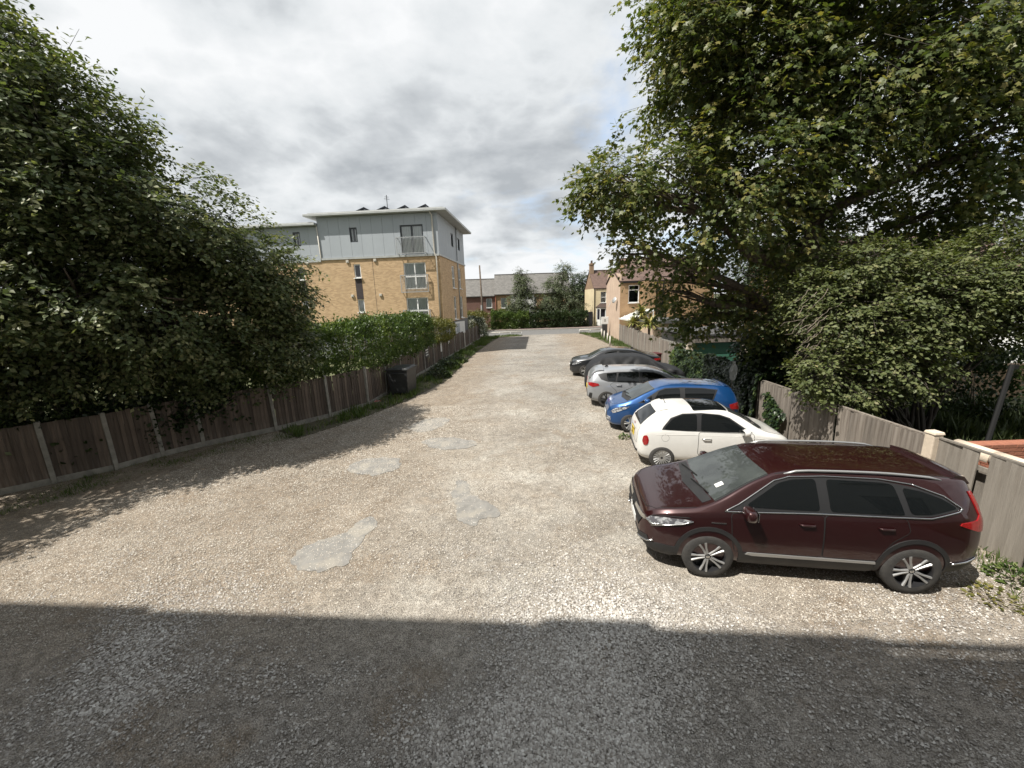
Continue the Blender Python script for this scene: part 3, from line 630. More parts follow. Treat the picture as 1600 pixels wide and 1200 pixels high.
# pink flank / orange brick house
ph = empty('brick_house', (10.25, 36.9, 0), 0, 'orange brick house with windowless pink rendered flank wall and satellite dish', 'house')
pa = math.radians(-3.0)
ho = [(.75, 1.72, 3.45, 5.05)]
fm, lm = house_box(ph, (0, 0), pa, 7.6, 6.6, 5.3, 'brick_orange', ho)
window(ph, fm, ho[0], hbars=(.72,), curtain=False, fw=.07)
m = MB(); fl = [(0, -.012, -.05), (6.62, -.012, -.05), (6.62, -.012, 5.5), (5.6, -.012, 6.55), (.02, -.012, 6.05)]
m.face(fl); m.face([(x, .1, z) for x, _, z in reversed(fl)])
for i in range(5): m.face([fl[i], fl[(i+1) % 5], (fl[(i+1) % 5][0], .1, fl[(i+1) % 5][2]), (fl[i][0], .1, fl[i][2])][::-1])
FLK = Matrix(((lm[0][0]*-1, lm[0][1], 0, 0), (lm[1][0]*-1, lm[1][1], 0, 0), (0, 0, 1, 0), (0, 0, 0, 1)))
put(m.build('flank_wall', 'render_pink', ph), FLK)
gable_roof(ph, fm, 7.6, 6.6, 5.35, 6.6, 'tile_brown', over=.1)
put(MB().box((1.7, -.12, 5.3), (3.0, .12, .14)).build('gutter', 'pipe_black', ph), fm)
put(MB().box((2.45, -.3, 2.65), (1.2, .6, 5.4)).build('chimney_breast', 'brick_orange', ph, uv=True), fm)
for s in (3.3, 3.85): put(MB().tube([(s, -.1, 5.2), (s, -.1, 0)], .055, 8).build('downpipe', 'pipe_black', ph), fm)
dish = put(MB().lathe([(0.0, .005), (.012, .15), (.05, .31), (.055, .31), (.015, .15), (.005, .005)], 20, 'X').build('satellite_dish', 'grey_metal', ph, 0, True), FLK @ Matrix.Translation((1.1, -.35, 3.75)) @ Matrix.Rotation(math.radians(70), 4, 'Z') @ Matrix.Rotation(.35, 4, 'Y'))
MB().tube([(0, 0, 0), (-.25, .05, -.1), (-.3, .05, -.8)], .018, 6).build('dish_arm', 'grey_metal', dish)
# taller house behind with hipped tile roof
bh = empty('tiled_house', (13.4, 40.5, 0), 0, 'taller house with ribbed brown tile roof seen over the tree branches', 'house')
fm, lm = house_box(bh, (0, 3.2), 0, 9, 8, 6.6, 'brick_orange'); gable_roof(bh, fm, 9, 8, 6.6, 8.2, 'tile_brown', over=.25, wallmat='brick_orange')
# lean-to conservatory, single storey extension
le = empty('lean_to', (10.2, 33.2, 0), 0, 'white lean-to conservatory roof against the orange brick house', 'conservatory')
m = MB(); q = [(-.1, 0, 2.05), (1.9, 0, 2.85), (1.9, 3.4, 2.85), (-.1, 3.4, 2.05)]; m.face(q); m.face([(x, y, z-.06) for x, y, z in reversed(q)])
for i in range(4): m.face([q[i], (q[i][0], q[i][1], q[i][2]-.06), (q[(i+1) % 4][0], q[(i+1) % 4][1], q[(i+1) % 4][2]-.06), q[(i+1) % 4]])
m.build('roof', 'render_white', le)
for i in range(5): MB().tube([(-.1+.5*i, -.02, 2.10+.2*i), (-.1+.5*i, 3.4, 2.10+.2*i)], .025, 6).build('glazing_bar', 'upvc', le)
MB().box((.9, .05, .5), (1.9, .08, 1.0)).build('wall', 'render_white', le)
for i in range(5): MB().box((.02+.46*i, .05, 1.6), (.06, .08, 1.25+.32*i)).build('frame', 'upvc', le)
g = MB(); g.face([(0, .06, 1.0), (1.9, .06, 1.0), (1.9, .06, 2.6), (0, .06, 1.95)]); g.build('pane', 'glass', le)
ex = empty('flat_roof_extension', (10.75, 29.6, 0), 0, 'cream single-storey extension with black-edged flat roof and small white window', 'building')
he = [(1.15, 2.05, 1.38, 1.88)]
fm, lm = house_box(ex, (0, 0), 0, 3.2, 4.2, 2.0, 'render_pink', he); window(ex, fm, he[0], curtain=False)
put(MB().box((1.6, 2.0, 2.09), (3.6, 4.6, .2)).build('roof', 'felt', ex), fm)
gw = empty('garden_wall', (9.95, 25.2, 0), .0, 'pale rendered garden wall with flat cap behind the grey fence', 'wall')
MB().box((1.6, 0, .65), (3.4, .18, 1.35)).build('wall', 'render_pink', gw, .01); MB().box((1.6, 0, 1.36), (3.5, .26, .07)).build('cap', 'felt', gw)
# garage with green door
ga = empty('garage', (8.9, 19.4, 0), 0, 'small garage with green door and grey timber fascia behind the ivy', 'garage')
MB().box((.08, .1, .8), (.28, .2, 1.7)).build('pillar', 'coping', ga, .01); MB().box((2.85, .1, .8), (.34, .2, 1.7)).build('pillar', 'coping', ga, .01)
for i in range(6): MB().box((1.45, .16, .12+.285*i), (2.4, .05, .275)).build('door_panel', 'garage_green', ga, .008)
for i in range(21): MB().box((-.1+.15*i, -.04, 1.90), (.145, .03, .36)).build('fascia_board', 'wood_grey', ga)
MB().box((1.65, 2.3, 2.1), (3.1, 4.8, .08)).build('roof', 'felt', ga); MB().box((1.7, 2.5, .9), (2.6, 4.4, 2.0)).build('wall', 'concrete', ga)
MB().box((3.5, .4, .75), (.7, .06, 1.6)).build('side_gate', 'wood_grey', ga)
# buildings behind the garden on the right
ws = empty('white_outbuilding', (17.0, 16.5, 0), math.radians(-20), 'white panelled outbuilding glimpsed beyond the shrub and rough garden', 'building')
m = MB(); m.box((2.5, 1.5, 1.2), (5, 3, 2.5)); m.build('wall', 'render_white', ws)
for i in range(6): MB().box((.45+.82*i, -.03, 1.2), (.74, .05, 2.2)).build('panel', 'upvc', ws, .01)
MB().box((2.5, 1.5, 2.52), (5.3, 3.3, .14)).build('roof', 'felt', ws)
gwl = empty('garden_wall', (12.2, 14.9, 0), math.radians(-8), 'grey weathered stone wall at the back of the rough garden', 'wall')
MB().box((4, 0, .6), (9, .3, 1.3)).build('wall', 'brick_stock', gwl, uv=True)
rh = empty('brick_house', (21, 31, 0), math.radians(-15), 'red-orange brick house mostly hidden behind the large maple', 'house')
hh = [(2, 3.2, 3.0, 4.4), (5, 6.2, 3.0, 4.4), (8.5, 9.7, 3, 4.4)]
fm, lm = house_box(rh, (0, 0), 0, 14, 8, 5.2, 'brick_orange', hh); [window(rh, fm, h) for h in hh]; gable_roof(rh, fm, 14, 8, 5.2, 8, 'tile_brown', wallmat='brick_orange')
# the house the picture is taken from: throws the shadow over the near yard
own = empty('apartment_block', (-22.0, 1.26, 0), math.radians(-4.6), 'tall block behind the viewpoint that shades the near gravel, unseen wall whitened to bounce light', 'building')
hw = [(11.5, 13.5, 3.2, 4.9), (3, 4.4, 3.2, 4.9), (20, 21.4, 3.2, 4.9), (3, 4.4, .9, 2.2), (20, 21.4, .9, 2.2)]
hw += [(a, b, c+k, d+k) for k in (3.0, 6.0) for a, b, c, d in hw[:3]]
d_ = Matrix(((-1, 0, 0, 34), (0, -1, 0, 0), (0, 0, 1, 0), (0, 0, 0, 1)))
put(wall_holes(34, -.05, 12.55, hw).build('wall', 'render_white', own, uv=True), d_)  # wall colour unseen; made white to bounce light onto the near gravel
for h in hw: window(own, d_, h)
for s in (0, 34): put(MB().box((s, 4.5, 6.3), (.3, 9, 12.7)).build('wall', 'brick_stock', own, uv=True), d_)
gable_roof(own, d_, 34, 9, 12.45, 13.7, 'slate', over=.32)
put(MB().box((17, -.36, 12.65), (34.8, .12, .12)).build('gutter', 'pipe_black', own), d_)
for s0, s1, hh_ in ((1, 6.5, .16), (6.5, 9.8, .34), (9.8, 12.6, .22), (14.4, 17.2, .1), (17.2, 18.6, .42), (18.6, 24, .2), (24, 33, .36)):
    put(MB().box(((s0+s1)/2, -.30, 12.78+hh_/2), (s1-s0, .2, hh_+.1), taper=.97).build('shadow_edge_block', 'coping', own), d_)  # added out of view: uneven blocks that make the roof's shadow edge irregular
# ------------------------------------------------------------ vegetation
leafmat('leaf_lime', [(0, (.05, .072, .03)), (.42, (.095, .125, .052)), (.64, (.145, .17, .075)), (.78, (.24, .25, .13)), (1, (.34, .34, .19))], .40, .45)
leafmat('leaf_maple', [(0, (.036, .058, .018)), (.35, (.08, .108, .032)), (.62, (.13, .15, .046)), (.8, (.20, .195, .06)), (1, (.30, .25, .085))], .44, .45)
leafmat('leaf_elder', [(0, (.05, .07, .023)), (.5, (.105, .128, .045)), (.85, (.18, .195, .08)), (1, (.26, .24, .12))], .36, .55)
leafmat('leaf_hedge', [(0, (.03, .055, .013)), (.4, (.066, .108, .026)), (.8, (.12, .17, .045)), (1, (.20, .24, .075))], .38, .42)
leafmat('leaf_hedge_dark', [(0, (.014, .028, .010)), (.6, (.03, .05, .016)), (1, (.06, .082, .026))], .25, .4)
leafmat('leaf_yellow', [(0, (.06, .07, .018)), (.5, (.13, .13, .028)), (1, (.20, .17, .045))], .3, .5)
leafmat('leaf_ivy', [(0, (.010, .020, .008)), (.6, (.022, .04, .014)), (.92, (.045, .07, .02)), (1, (.10, .13, .035))], .15, .32)
leafmat('leaf_birch', [(0, (.045, .065, .028)), (.5, (.085, .11, .048)), (1, (.15, .17, .09))], .35, .5)
leafmat('leaf_white', [(0, (.05, .07, .03)), (.55, (.08, .10, .05)), (.62, (.55, .55, .50)), (1, (.62, .62, .58))], .2, .6)
leafmat('leaf_yucca', [(0, (.10, .13, .03)), (.5, (.22, .22, .06)), (1, (.50, .42, .17))], .2, .5)
leafmat('grass', [(0, (.05, .085, .02)), (.5, (.095, .145, .034)), (.85, (.17, .18, .06)), (1, (.30, .26, .13))], .35, .6)
leafmat('grass_dark', [(0, (.028, .042, .014)), (.6, (.05, .068, .02)), (1, (.11, .11, .045))], .25, .7)
leafmat('dry_leaf', [(0, (.10, .06, .025)), (.6, (.24, .17, .07)), (1, (.42, .34, .18))], .15, .7)
pmat('twig_dark', (.045, .036, .027), (.03, .024, .019), 6, .9)
leafmat('stone', [(0, (.17, .155, .14)), (.4, (.33, .305, .275)), (.75, (.50, .475, .44)), (1, (.66, .64, .60))], .0, .9)
leafmat('grit', [(0, (.18, .155, .125)), (.4, (.36, .32, .265)), (.75, (.51, .47, .41)), (1, (.66, .62, .56))], .0, .9)
def sph(n): v = rng.normal(size=(n, 3)); return unit(v)
def crown(name, lobes, nspray, nleaf, size, tmpl, mat, parent, droop=.35, slen=.7, core=.35, clump=1.1, thr=-.12, inner=.25, up=.7, twig='twig_dark', tw=.006):
    lobes = [(np.array(c, float), np.array(r if hasattr(r, '__len__') else (r, r, r), float)) for c, r in lobes]
    w = np.array([np.prod(r)**(2/3) for c, r in lobes]); w /= w.sum()
    k = rng.choice(len(lobes), nspray, p=w); C = np.array([l[0] for l in lobes])[k]; R = np.array([l[1] for l in lobes])[k]
    d = sph(nspray); fr = np.where(rng.random(nspray) < inner, rng.uniform(core*.4, .8, nspray), rng.uniform(.72, 1.04, nspray))
    P = C+d*R*fr[:, None]
    keep = np.array([noise.noise(Vector(p)*clump)+.5*noise.noise(Vector(p)*clump*2.3) > thr-(.35 if f < .7 else 0) for p, f in zip(P, fr)]) & (P[:, 2] > .25)
    P = P[keep]; d = d[keep]; n = len(P)
    out = unit(d*np.array([1, 1, .75])); L = slen*rng.uniform(.6, 1.35, n)
    sd = unit(out+.55*sph(n)+np.array([0, 0, -droop])); sr = rng.random(n)
    t = np.tile(np.linspace(.12, 1.0, nleaf), (n, 1))+rng.uniform(-.06, .06, (n, nleaf))
    side = unit(np.cross(sd, np.array([0, 0, 1.0])+.3*sph(n)))
    sgn = np.where(np.arange(nleaf) % 2 == 0, 1, -1)[None, :]*np.ones((n, 1))
    pos = P[:, None, :]+sd[:, None, :]*(L[:, None]*t)[:, :, None]-np.array([0, 0, 1.0])*(droop*.35*L[:, None]*t**2)[:, :, None]+side[:, None, :]*(sgn*rng.uniform(.0, .10, (n, nleaf)))[:, :, None]+rng.normal(scale=.05*slen, size=(n, nleaf, 3))
    ld = sd[:, None, :]*.55+side[:, None, :]*(sgn*.75)[:, :, None]+rng.normal(scale=.35, size=(n, nleaf, 3))+np.array([0, 0, -droop*.7])
    nr = np.array([0, 0, up])+out[:, None, :]*.45+rng.normal(scale=.33, size=(n, nleaf, 3))
    sz = size*rng.uniform(.65, 1.2, (n, nleaf)); rr = np.clip(.55*sr[:, None]+.45*rng.random((n, nleaf))+rng.normal(scale=.06, size=(n, nleaf)), 0, 1)
    o = leaf_mesh(name, pos.reshape(-1, 3), ld.reshape(-1, 3), nr.reshape(-1, 3), sz.ravel(), tmpl[0], tmpl[1], mat, parent, rr.ravel())
    o['kind'] = 'stuff'
    if twig:
        tm = ([(-.5, -1, 0), (-.5, 1, 0), (1, .4, 0), (1, -.4, 0)], [(0, 1, 2, 3)])
        hw = np.array([[0, tw/slen, 0]]); T = [(a*1.0, b*tw/slen, c) for a, b, c in tm[0]]
        o2 = leaf_mesh('twigs', P, sd, sph(n), L, T, tm[1], twig, parent)
        o2['kind'] = 'stuff'
    return o
def limb(m, a, b, r0, r1, n=7, wob=.25, sag=.0, seed=0):
    a, b = Vector(a), Vector(b); L = (b-a).length; pts = []
    for i in range(n):
        t = i/(n-1); p = a.lerp(b, t)+Vector((noise.noise((t*2.3, seed, 1)), noise.noise((t*2.3, seed, 5)), noise.noise((t*2.3, seed, 9))))*wob*L*.4*math.sin(PI*t)+Vector((0, 0, sag*L*math.sin(PI*t))); pts.append(p)
    m.tube(pts, [r0+(r1-r0)*(i/(n-1))**.8 for i in range(n)], 8); return pts
def tree(name, base, height, r, lobes, label, bark='bark', group=None, nl=9, limb_r=.16, lean=(0, 0)):
    """Empty at the trunk base + trunk mesh with limbs to every lobe; lobes in world space"""
    root = empty(name, (base[0], base[1], 0), 0, label, 'tree', group); b = Vector((base[0], base[1], 0)); m = MB()
    top = Vector((lean[0], lean[1], height)); pts = []
    for i in range(nl):
        t = i/(nl-1); pts.append(Vector((noise.noise((t*1.7, base[0], 2))*.35*t, noise.noise((t*1.7, base[1], 6))*.35*t, -.1))+top*t)
    m.tube(pts, [r*(1.35 if i == 0 else 1.0)*(1-.72*i/(nl-1)) for i in range(nl)], 14)
    for q, (c, rad) in enumerate(lobes):
        c = Vector(c)-b; k = min(range(1, nl), key=lambda i: abs(pts[i].z-max(height*.18, c.z-1.1*(c.xy-pts[i].xy).length*.45)))
        lr = min(limb_r, r*.6); pl = limb(m, pts[k], c, lr, lr*.3, 8, .3, .05, q)
        rr = max(rad) if hasattr(rad, '__len__') else rad
        for e in range(5):
            dv = Vector(sph(1)[0]); dv.z = dv.z*.6+.1; limb(m, pl[-2 if e % 2 else -4], c+dv*rr*.8, lr*.3, lr*.07, 5, .3, 0, q*7+e)
    tr = m.build('trunk', bark, root, 0, True); return root
def W(px, py, Y): p = at(px, py, Y); return (float(p[0]), float(p[1]), float(p[2]))
def local(lobes, root): l = root.location; return [((c[0]-l.x, c[1]-l.y, c[2]), r) for c, r in lobes]
# big maple on the right
ml = [(W(1145, 110, 12.5), 2.45), (W(1005, 292, 12), (1.75, 1.6, 1.15)), (W(990, 385, 12.3), (1.1, 1.0, .55)), (W(1150, 290, 12), 2.3), (W(1290, 160, 12), 2.7), (W(1430, 100, 11.5), 2.7), (W(1065, 425, 12.8), (1.0, 1.0, .75)), (W(1125, 462, 12.8), (1.0, 1.0, .62)),
      (W(1250, 380, 13), 2.0), (W(1155, -60, 13), 2.7), (W(1300, -90, 12.5), 3.2), (W(1560, 230, 11), (2.2, 2.0, 1.4)), (W(1200, 500, 12.4), (.7, .7, .7)), (W(1085, 60, 12), 1.45), (W(1580, 60, 11), 2.2), (W(1082, 500, 13.2), (.6, .5, .5)), (W(1050, 455, 12.9), (.7, .6, .45)), (W(1460, 330, 12.2), (1.7, 1.6, 1.3)),
      (W(955, 300, 12), (.95, .8, .5)), (W(1560, 400, 12.5), (1.6, 1.4, 1.1))]
mt = tree('maple_tree', (9.25, 12.45), 12.5, .36, ml, 'huge spreading maple with yellowish seed clusters behind the weathered fence', limb_r=.17)
crown('crown', local(ml, mt), 13500, 12, .13, LEAF_MAPLE, 'leaf_maple', mt, .40, .72, .35, .75, -.02, .34)
# big tree on the left
ll = [(W(20, 190, 9.8), 1.9), (W(115, 265, 10), 1.9), (W(245, 345, 10.8), 1.75), (W(350, 400, 12), 1.5), (W(420, 440, 12.8), (1.2, 1.3, 1.25)), (W(60, 380, 9.5), 2.2), (W(190, 450, 10.2), 1.9), (W(300, 500, 11.4), 1.5), (W(400, 520, 12.6), (1.3, 1.2, 1.2)),
      (W(-130, 110, 9.5), 2.2), (W(-60, 450, 9), 2.2), (W(60, 540, 9.6), (1.7, 1.5, 1.2)), (W(180, 560, 10.6), (1.5, 1.3, 1.1)), (W(-10, 110, 10.2), (.8, .8, 1.2)), (W(300, 575, 11.8), (1.3, 1.0, .8)), (W(85, 185, 11), 1.3), (W(-150, 250, 9.5), 1.8), (W(-20, 600, 9.4), (1.4, 1.0, 1.0)), (W(405, 575, 13.2), (1.1, .9, .8)), (W(445, 480, 13.2), (.8, .9, .9)), (W(440, 535, 13.2), (.9, .9, .9)), (W(335, 450, 11.8), 1.3),
      ((-12.8, 5.8, 4.3), 1.7)]
lt = tree('lime_tree', (-12.6, 10.9), 11.0, .42, ll, 'large dense dark green tree overhanging the brown board fence', limb_r=.2)
crown('crown', local(ll, lt), 19000, 14, .125, LEAF_OVAL, 'leaf_lime', lt, .30, .58, .35, .85, -.03, .36)
# elder shrub behind the weathered fence
el = [(W(1330, 500, 9.6), 1.0), (W(1430, 470, 9.4), 1.15), (W(1545, 430, 9.2), (1.25, 1.1, .95)), (W(1400, 565, 9.0), (.9, .8, .7)), (W(1300, 580, 9.0), (.7, .6, .6)), (W(1500, 500, 9.6), (1.0, .9, .6)), (W(1280, 470, 10), .75), (W(1350, 615, 8.8), (.55, .5, .35)), (W(1600, 480, 9), (.9, .8, .6)), (W(1340, 420, 9.8), (.9, .8, .6))]
es = empty('elder_shrub', (10.4, 9.5, 0), 0, 'tall pale green elder shrub in front of the maple trunk', 'shrub')
m = MB()
for q, (c, r) in enumerate(local(el, es)):
    for e in range(3): limb(m, (random.uniform(-.25, .25), random.uniform(-.2, .2), 0), (c[0]+random.uniform(-.4, .4), c[1]+random.uniform(-.4, .4), c[2]+random.uniform(-.2, .3)), .045, .012, 7, .3, .08, q*3+e)
m.build('stem', 'twig_dark', es, 0, True)
crown('crown', local(el, es), 7000, 11, .095, LEAF_OVAL, 'leaf_elder', es, .30, .34, .3, 1.6, -.14, .25)
m = MB()
c0 = Vector(W(1262, 500, 9.3))
for i in range(34):
    p = c0+Vector((random.uniform(-.1, .9), random.uniform(-.3, .3), random.uniform(-.6, .8))); pts = [p]
    for k in range(5): pts.append(pts[-1]+Vector((-.10+random.uniform(-.05, .05), -.03, -.04+random.uniform(-.09, .05))))
    m.tube(pts, [.009, .008, .006, .005, .004, .003], 4)
    m.tube([pts[2], pts[2]+Vector((random.uniform(-.15, .05), 0, random.uniform(-.15, .1)))], [.005, .002], 4)
dt = m.build('dead_branches', 'twig', None); dt.data.transform(Matrix.Translation(-c0)); dt.location = c0; tag(dt, 'spray of bare dead twigs hanging beside the elder shrub', 'branches')
# hedge over the left fence
def hedge(name, path, label, n, size, mat, tmpl=LEAF_OVAL, cat='hedge', lean=.0, jit=.12, base=None):
    """path: (x, y, zc, half width, half height)"""
    P = np.array(path, float); seg = np.linalg.norm(np.diff(P[:, :2], axis=0), axis=1); s = np.concatenate([[0], np.cumsum(seg)])
    root = empty(name, (P[0, 0], P[0, 1], 0), 0, label, cat); u = rng.uniform(0, s[-1], n)
    q = np.stack([np.interp(u, s, P[:, i]) for i in range(5)], 1); tx = np.interp(u, s, np.gradient(P[:, 0], s)); ty = np.interp(u, s, np.gradient(P[:, 1], s)); nn = unit(np.stack([ty, -tx, 0*tx], 1))
    a = rng.uniform(-.35*PI, 1.25*PI, n); ca, sa = np.cos(a), np.sin(a); se = lambda v: np.sign(v)*np.abs(v)**.7
    bump = np.array([.36*noise.noise((x*1.1, y*1.1, b*1.3))+.24*noise.noise((x*2.7, y*2.7, b*3)) for x, y, b in zip(q[:, 0], q[:, 1], a)])
    k = (1+bump-np.abs(rng.normal(scale=jit, size=n))+(rng.random(n) < .12)*rng.uniform(0, .3, n))
    pos = np.stack([q[:, 0], q[:, 1], q[:, 2]], 1)+nn*(q[:, 3]*k*se(ca))[:, None]+np.array([0, 0, 1.0])*(q[:, 4]*k*se(sa))[:, None]
    out = unit(nn*ca[:, None]+np.array([0, 0, 1.0])*sa[:, None]); d = unit(out*.5+np.array([0, 0, .55])+.6*sph(n)); nr = out*.8+np.array([0, 0, .5])+.5*sph(n)
    pos -= np.array([P[0, 0], P[0, 1], 0]); pos = pos; ok = pos[:, 2] > .1
    patch = np.array([noise.noise((x*.8, y*.8, z*.8+7)) for x, y, z in pos]); rr = np.clip(.5+.35*patch+rng.normal(scale=.2, size=n), 0, 1)
    o = leaf_mesh('foliage', pos[ok], d[ok], nr[ok], size*rng.uniform(.6, 1.25, n)[ok], tmpl[0], tmpl[1], mat, root, rr[ok]); o['kind'] = 'stuff'
    m = MB(); acc = 0
    while acc < s[-1]:
        x, y, zc, hw, hh = [np.interp(acc, s, P[:, i]) for i in range(5)]
        for e in range(3): limb(m, (x-P[0, 0]+random.uniform(-.1, .1), y-P[0, 1]+random.uniform(-.1, .1), 0), (x-P[0, 0]+random.uniform(-hw, hw)*.7, y-P[0, 1]+random.uniform(-.3, .3), zc+hh*random.uniform(.1, .7)), .03, .008, 5, .2, 0, int(acc*10)+e)
        acc += .6
    m.build('stems', 'twig', root, 0, True); return root
hedge('hedge', [(-10.0, 12.3, 2.2, 1.0, 1.1), (-8.4, 13.6, 2.35, .95, 1.05), (-7.3, 15.0, 2.4, .9, 1.0), (-6.35, 17.5, 2.42, .95, 1.0), (-5.95, 21.0, 2.35, .95, .98), (-5.6, 24.5, 2.3, .9, .85)], 'long dense privet hedge bulging over the brown fence below the apartments', 56000, .10, 'leaf_hedge')
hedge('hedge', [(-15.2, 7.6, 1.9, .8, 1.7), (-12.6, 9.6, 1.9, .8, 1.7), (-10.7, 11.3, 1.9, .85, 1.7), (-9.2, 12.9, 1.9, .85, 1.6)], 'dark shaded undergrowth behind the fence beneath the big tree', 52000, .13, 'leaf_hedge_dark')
hedge('hedge', [(8.3, 13.6, .6, .9, .9), (10.5, 13.2, .9, 1.2, 1.2), (13.2, 12.6, .9, 1.2, 1.3), (15.5, 11.5, .9, 1.2, 1.3)], 'dark tangled undergrowth at the back of the rough garden', 20000, .12, 'leaf_hedge_dark')
hedge('bush', [(-5.95, 22.3, 3.0, .6, .55), (-5.5, 24.2, 2.9, .7, .5)], 'loose taller shoots rising from the end of the privet hedge', 5000, .10, 'leaf_hedge', cat='bush')
hedge('bush', [(-5.3, 25.4, 2.1, .75, .8), (-4.85, 29.8, 2.05, .75, .7)], 'yellow-green bush beside the apartment corner over the fence', 11000, .10, 'leaf_yellow', cat='bush')
hedge('bush', [(-4.1, 41.5, 1.4, 1.0, 1.0), (-3.5, 44.8, 1.0, .85, .9)], 'white-flowering bush at the end of the left fence', 9000, .11, 'leaf_white', cat='bush')
hedge('bush', [(-6.6, 50, 1.3, 1.3, 1.3), (-3.6, 53.6, 1.3, 1.2, 1.2)], 'light green bush around the foot of the telegraph pole', 8000, .16, 'leaf_yellow', cat='bush')
hedge('hedge', [(-2.6, 54.6, 1.2, 1.0, 1.25), (2.6, 54.7, 1.15, .9, 1.1)], 'trimmed green hedge across the road in front of the white-panelled terrace', 16000, .17, 'leaf_hedge', cat='hedge')
hedge('hedge', [(2.8, 54.7, 1.0, .9, 1.05), (10.7, 54.7, 1.05, .9, 1.1)], 'dark hedge across the road below the broad birch', 18000, .17, 'leaf_hedge_dark', cat='hedge')
def small_tree(name, base, lobes, label, mat, bark, ns, nl, size, tmpl, droop, slen, r, group=None, thr=-.1):
    h = max(c[2] for c, _ in lobes); t = tree(name, base, h, r, lobes, label, bark, group, limb_r=r*.5); crown('crown', local(lobes, t), ns, nl, size, tmpl, mat, t, droop, slen, .3, .9, thr, .3, tw=.015); return t
b1l = [(W(816, 430, 56), (.9, .9, 1.1)), (W(820, 450, 56), (1.4, 1.3, 1.3)), (W(808, 470, 56), (1.5, 1.4, 1.4)), (W(824, 488, 56), (1.5, 1.3, 1.2)), (W(800, 490, 56), (1.2, 1.2, 1.0))]
small_tree('birch_tree', (1.8, 56.3), b1l, 'slender pale birch in front of the terrace with slate roof', 'leaf_birch', 'birch_bark', 1900, 10, .17, LEAF_OVAL, .6, .8, .13)
b2l = [(W(880, 425, 57), (1.1, 1.1, 1.2)), (W(872, 448, 57), (1.9, 1.7, 1.5)), (W(856, 472, 57), (2.0, 1.7, 1.4)), (W(892, 470, 57), (1.9, 1.7, 1.5)), (W(870, 488, 57), (2.3, 1.8, 1.2))]
small_tree('birch_tree', (6.6, 57.2), b2l, 'broad bushy birch next to the dark tree across the road', 'leaf_birch', 'birch_bark', 3000, 10, .17, LEAF_OVAL, .6, .8, .17)
dkl = [(W(908, 445, 74), (2.3, 2, 2)), (W(895, 462, 74), (2.2, 2, 1.9)), (W(918, 468, 74), (2.3, 2, 2.2)), (W(905, 485, 74), (2.6, 2, 1.8))]
dk2 = [((13.5, 20.5, 3.6), (2.4, 1.8, 1.9)), ((16.5, 19.5, 4.2), (2.6, 2.0, 2.2)), ((15.0, 21.0, 6.0), (2.6, 2, 2.0)), ((19.5, 19.0, 4.4), (2.4, 2, 2.2))]
small_tree('dark_tree', (15.5, 20.4), dk2, 'dense dark tree behind the large maple and the garage', 'leaf_hedge_dark', 'bark', 2600, 9, .19, LEAF_OVAL, .3, .7, .22, thr=-.3)
small_tree('dark_tree', (13, 74.5), dkl, 'dense dark green tree behind the cream house', 'leaf_hedge_dark', 'bark', 2200, 9, .26, LEAF_OVAL, .3, .9, .25, thr=-.4)
# yucca-like plant behind the far fence
def yucca(px, py, Y, n, label):
    p = W(px, py, Y); root = empty('cordyline', (p[0], p[1], 0), 0, label, 'plant'); MB().tube([(0, 0, -.05), (.05, 0, p[2]*.5), (0, 0, p[2])], [.12, .09, .08], 8).build('trunk', 'bark', root, 0, True)
    d = sph(n); d[:, 2] = np.abs(d[:, 2])*.9-.25; d = unit(d); pos = np.tile([0, 0, p[2]], (n, 1))+rng.normal(scale=.04, size=(n, 3))
    T = ([(0, .035, 0), (0, -.035, 0), (.5, -.045, .04), (.5, .045, .04), (1, 0, -.14)], [(0, 1, 2, 3), (3, 2, 4)])
    o = leaf_mesh('leaves', pos, d, np.tile([0, 0, 1.0], (n, 1))+.2*sph(n), rng.uniform(.7, 1.25, n), T[0], T[1], 'leaf_yucca', root); o['kind'] = 'stuff'
yucca(1003, 490, 32.5, 150, 'spiky yellow-green cordyline head nearest the conservatory roof'); yucca(990, 505, 32.8, 130, 'spiky yellow-green cordyline low against the grey fence'); yucca(1014, 507, 28.5, 150, 'spiky cream-striped cordyline in front of the flat-roofed extension')
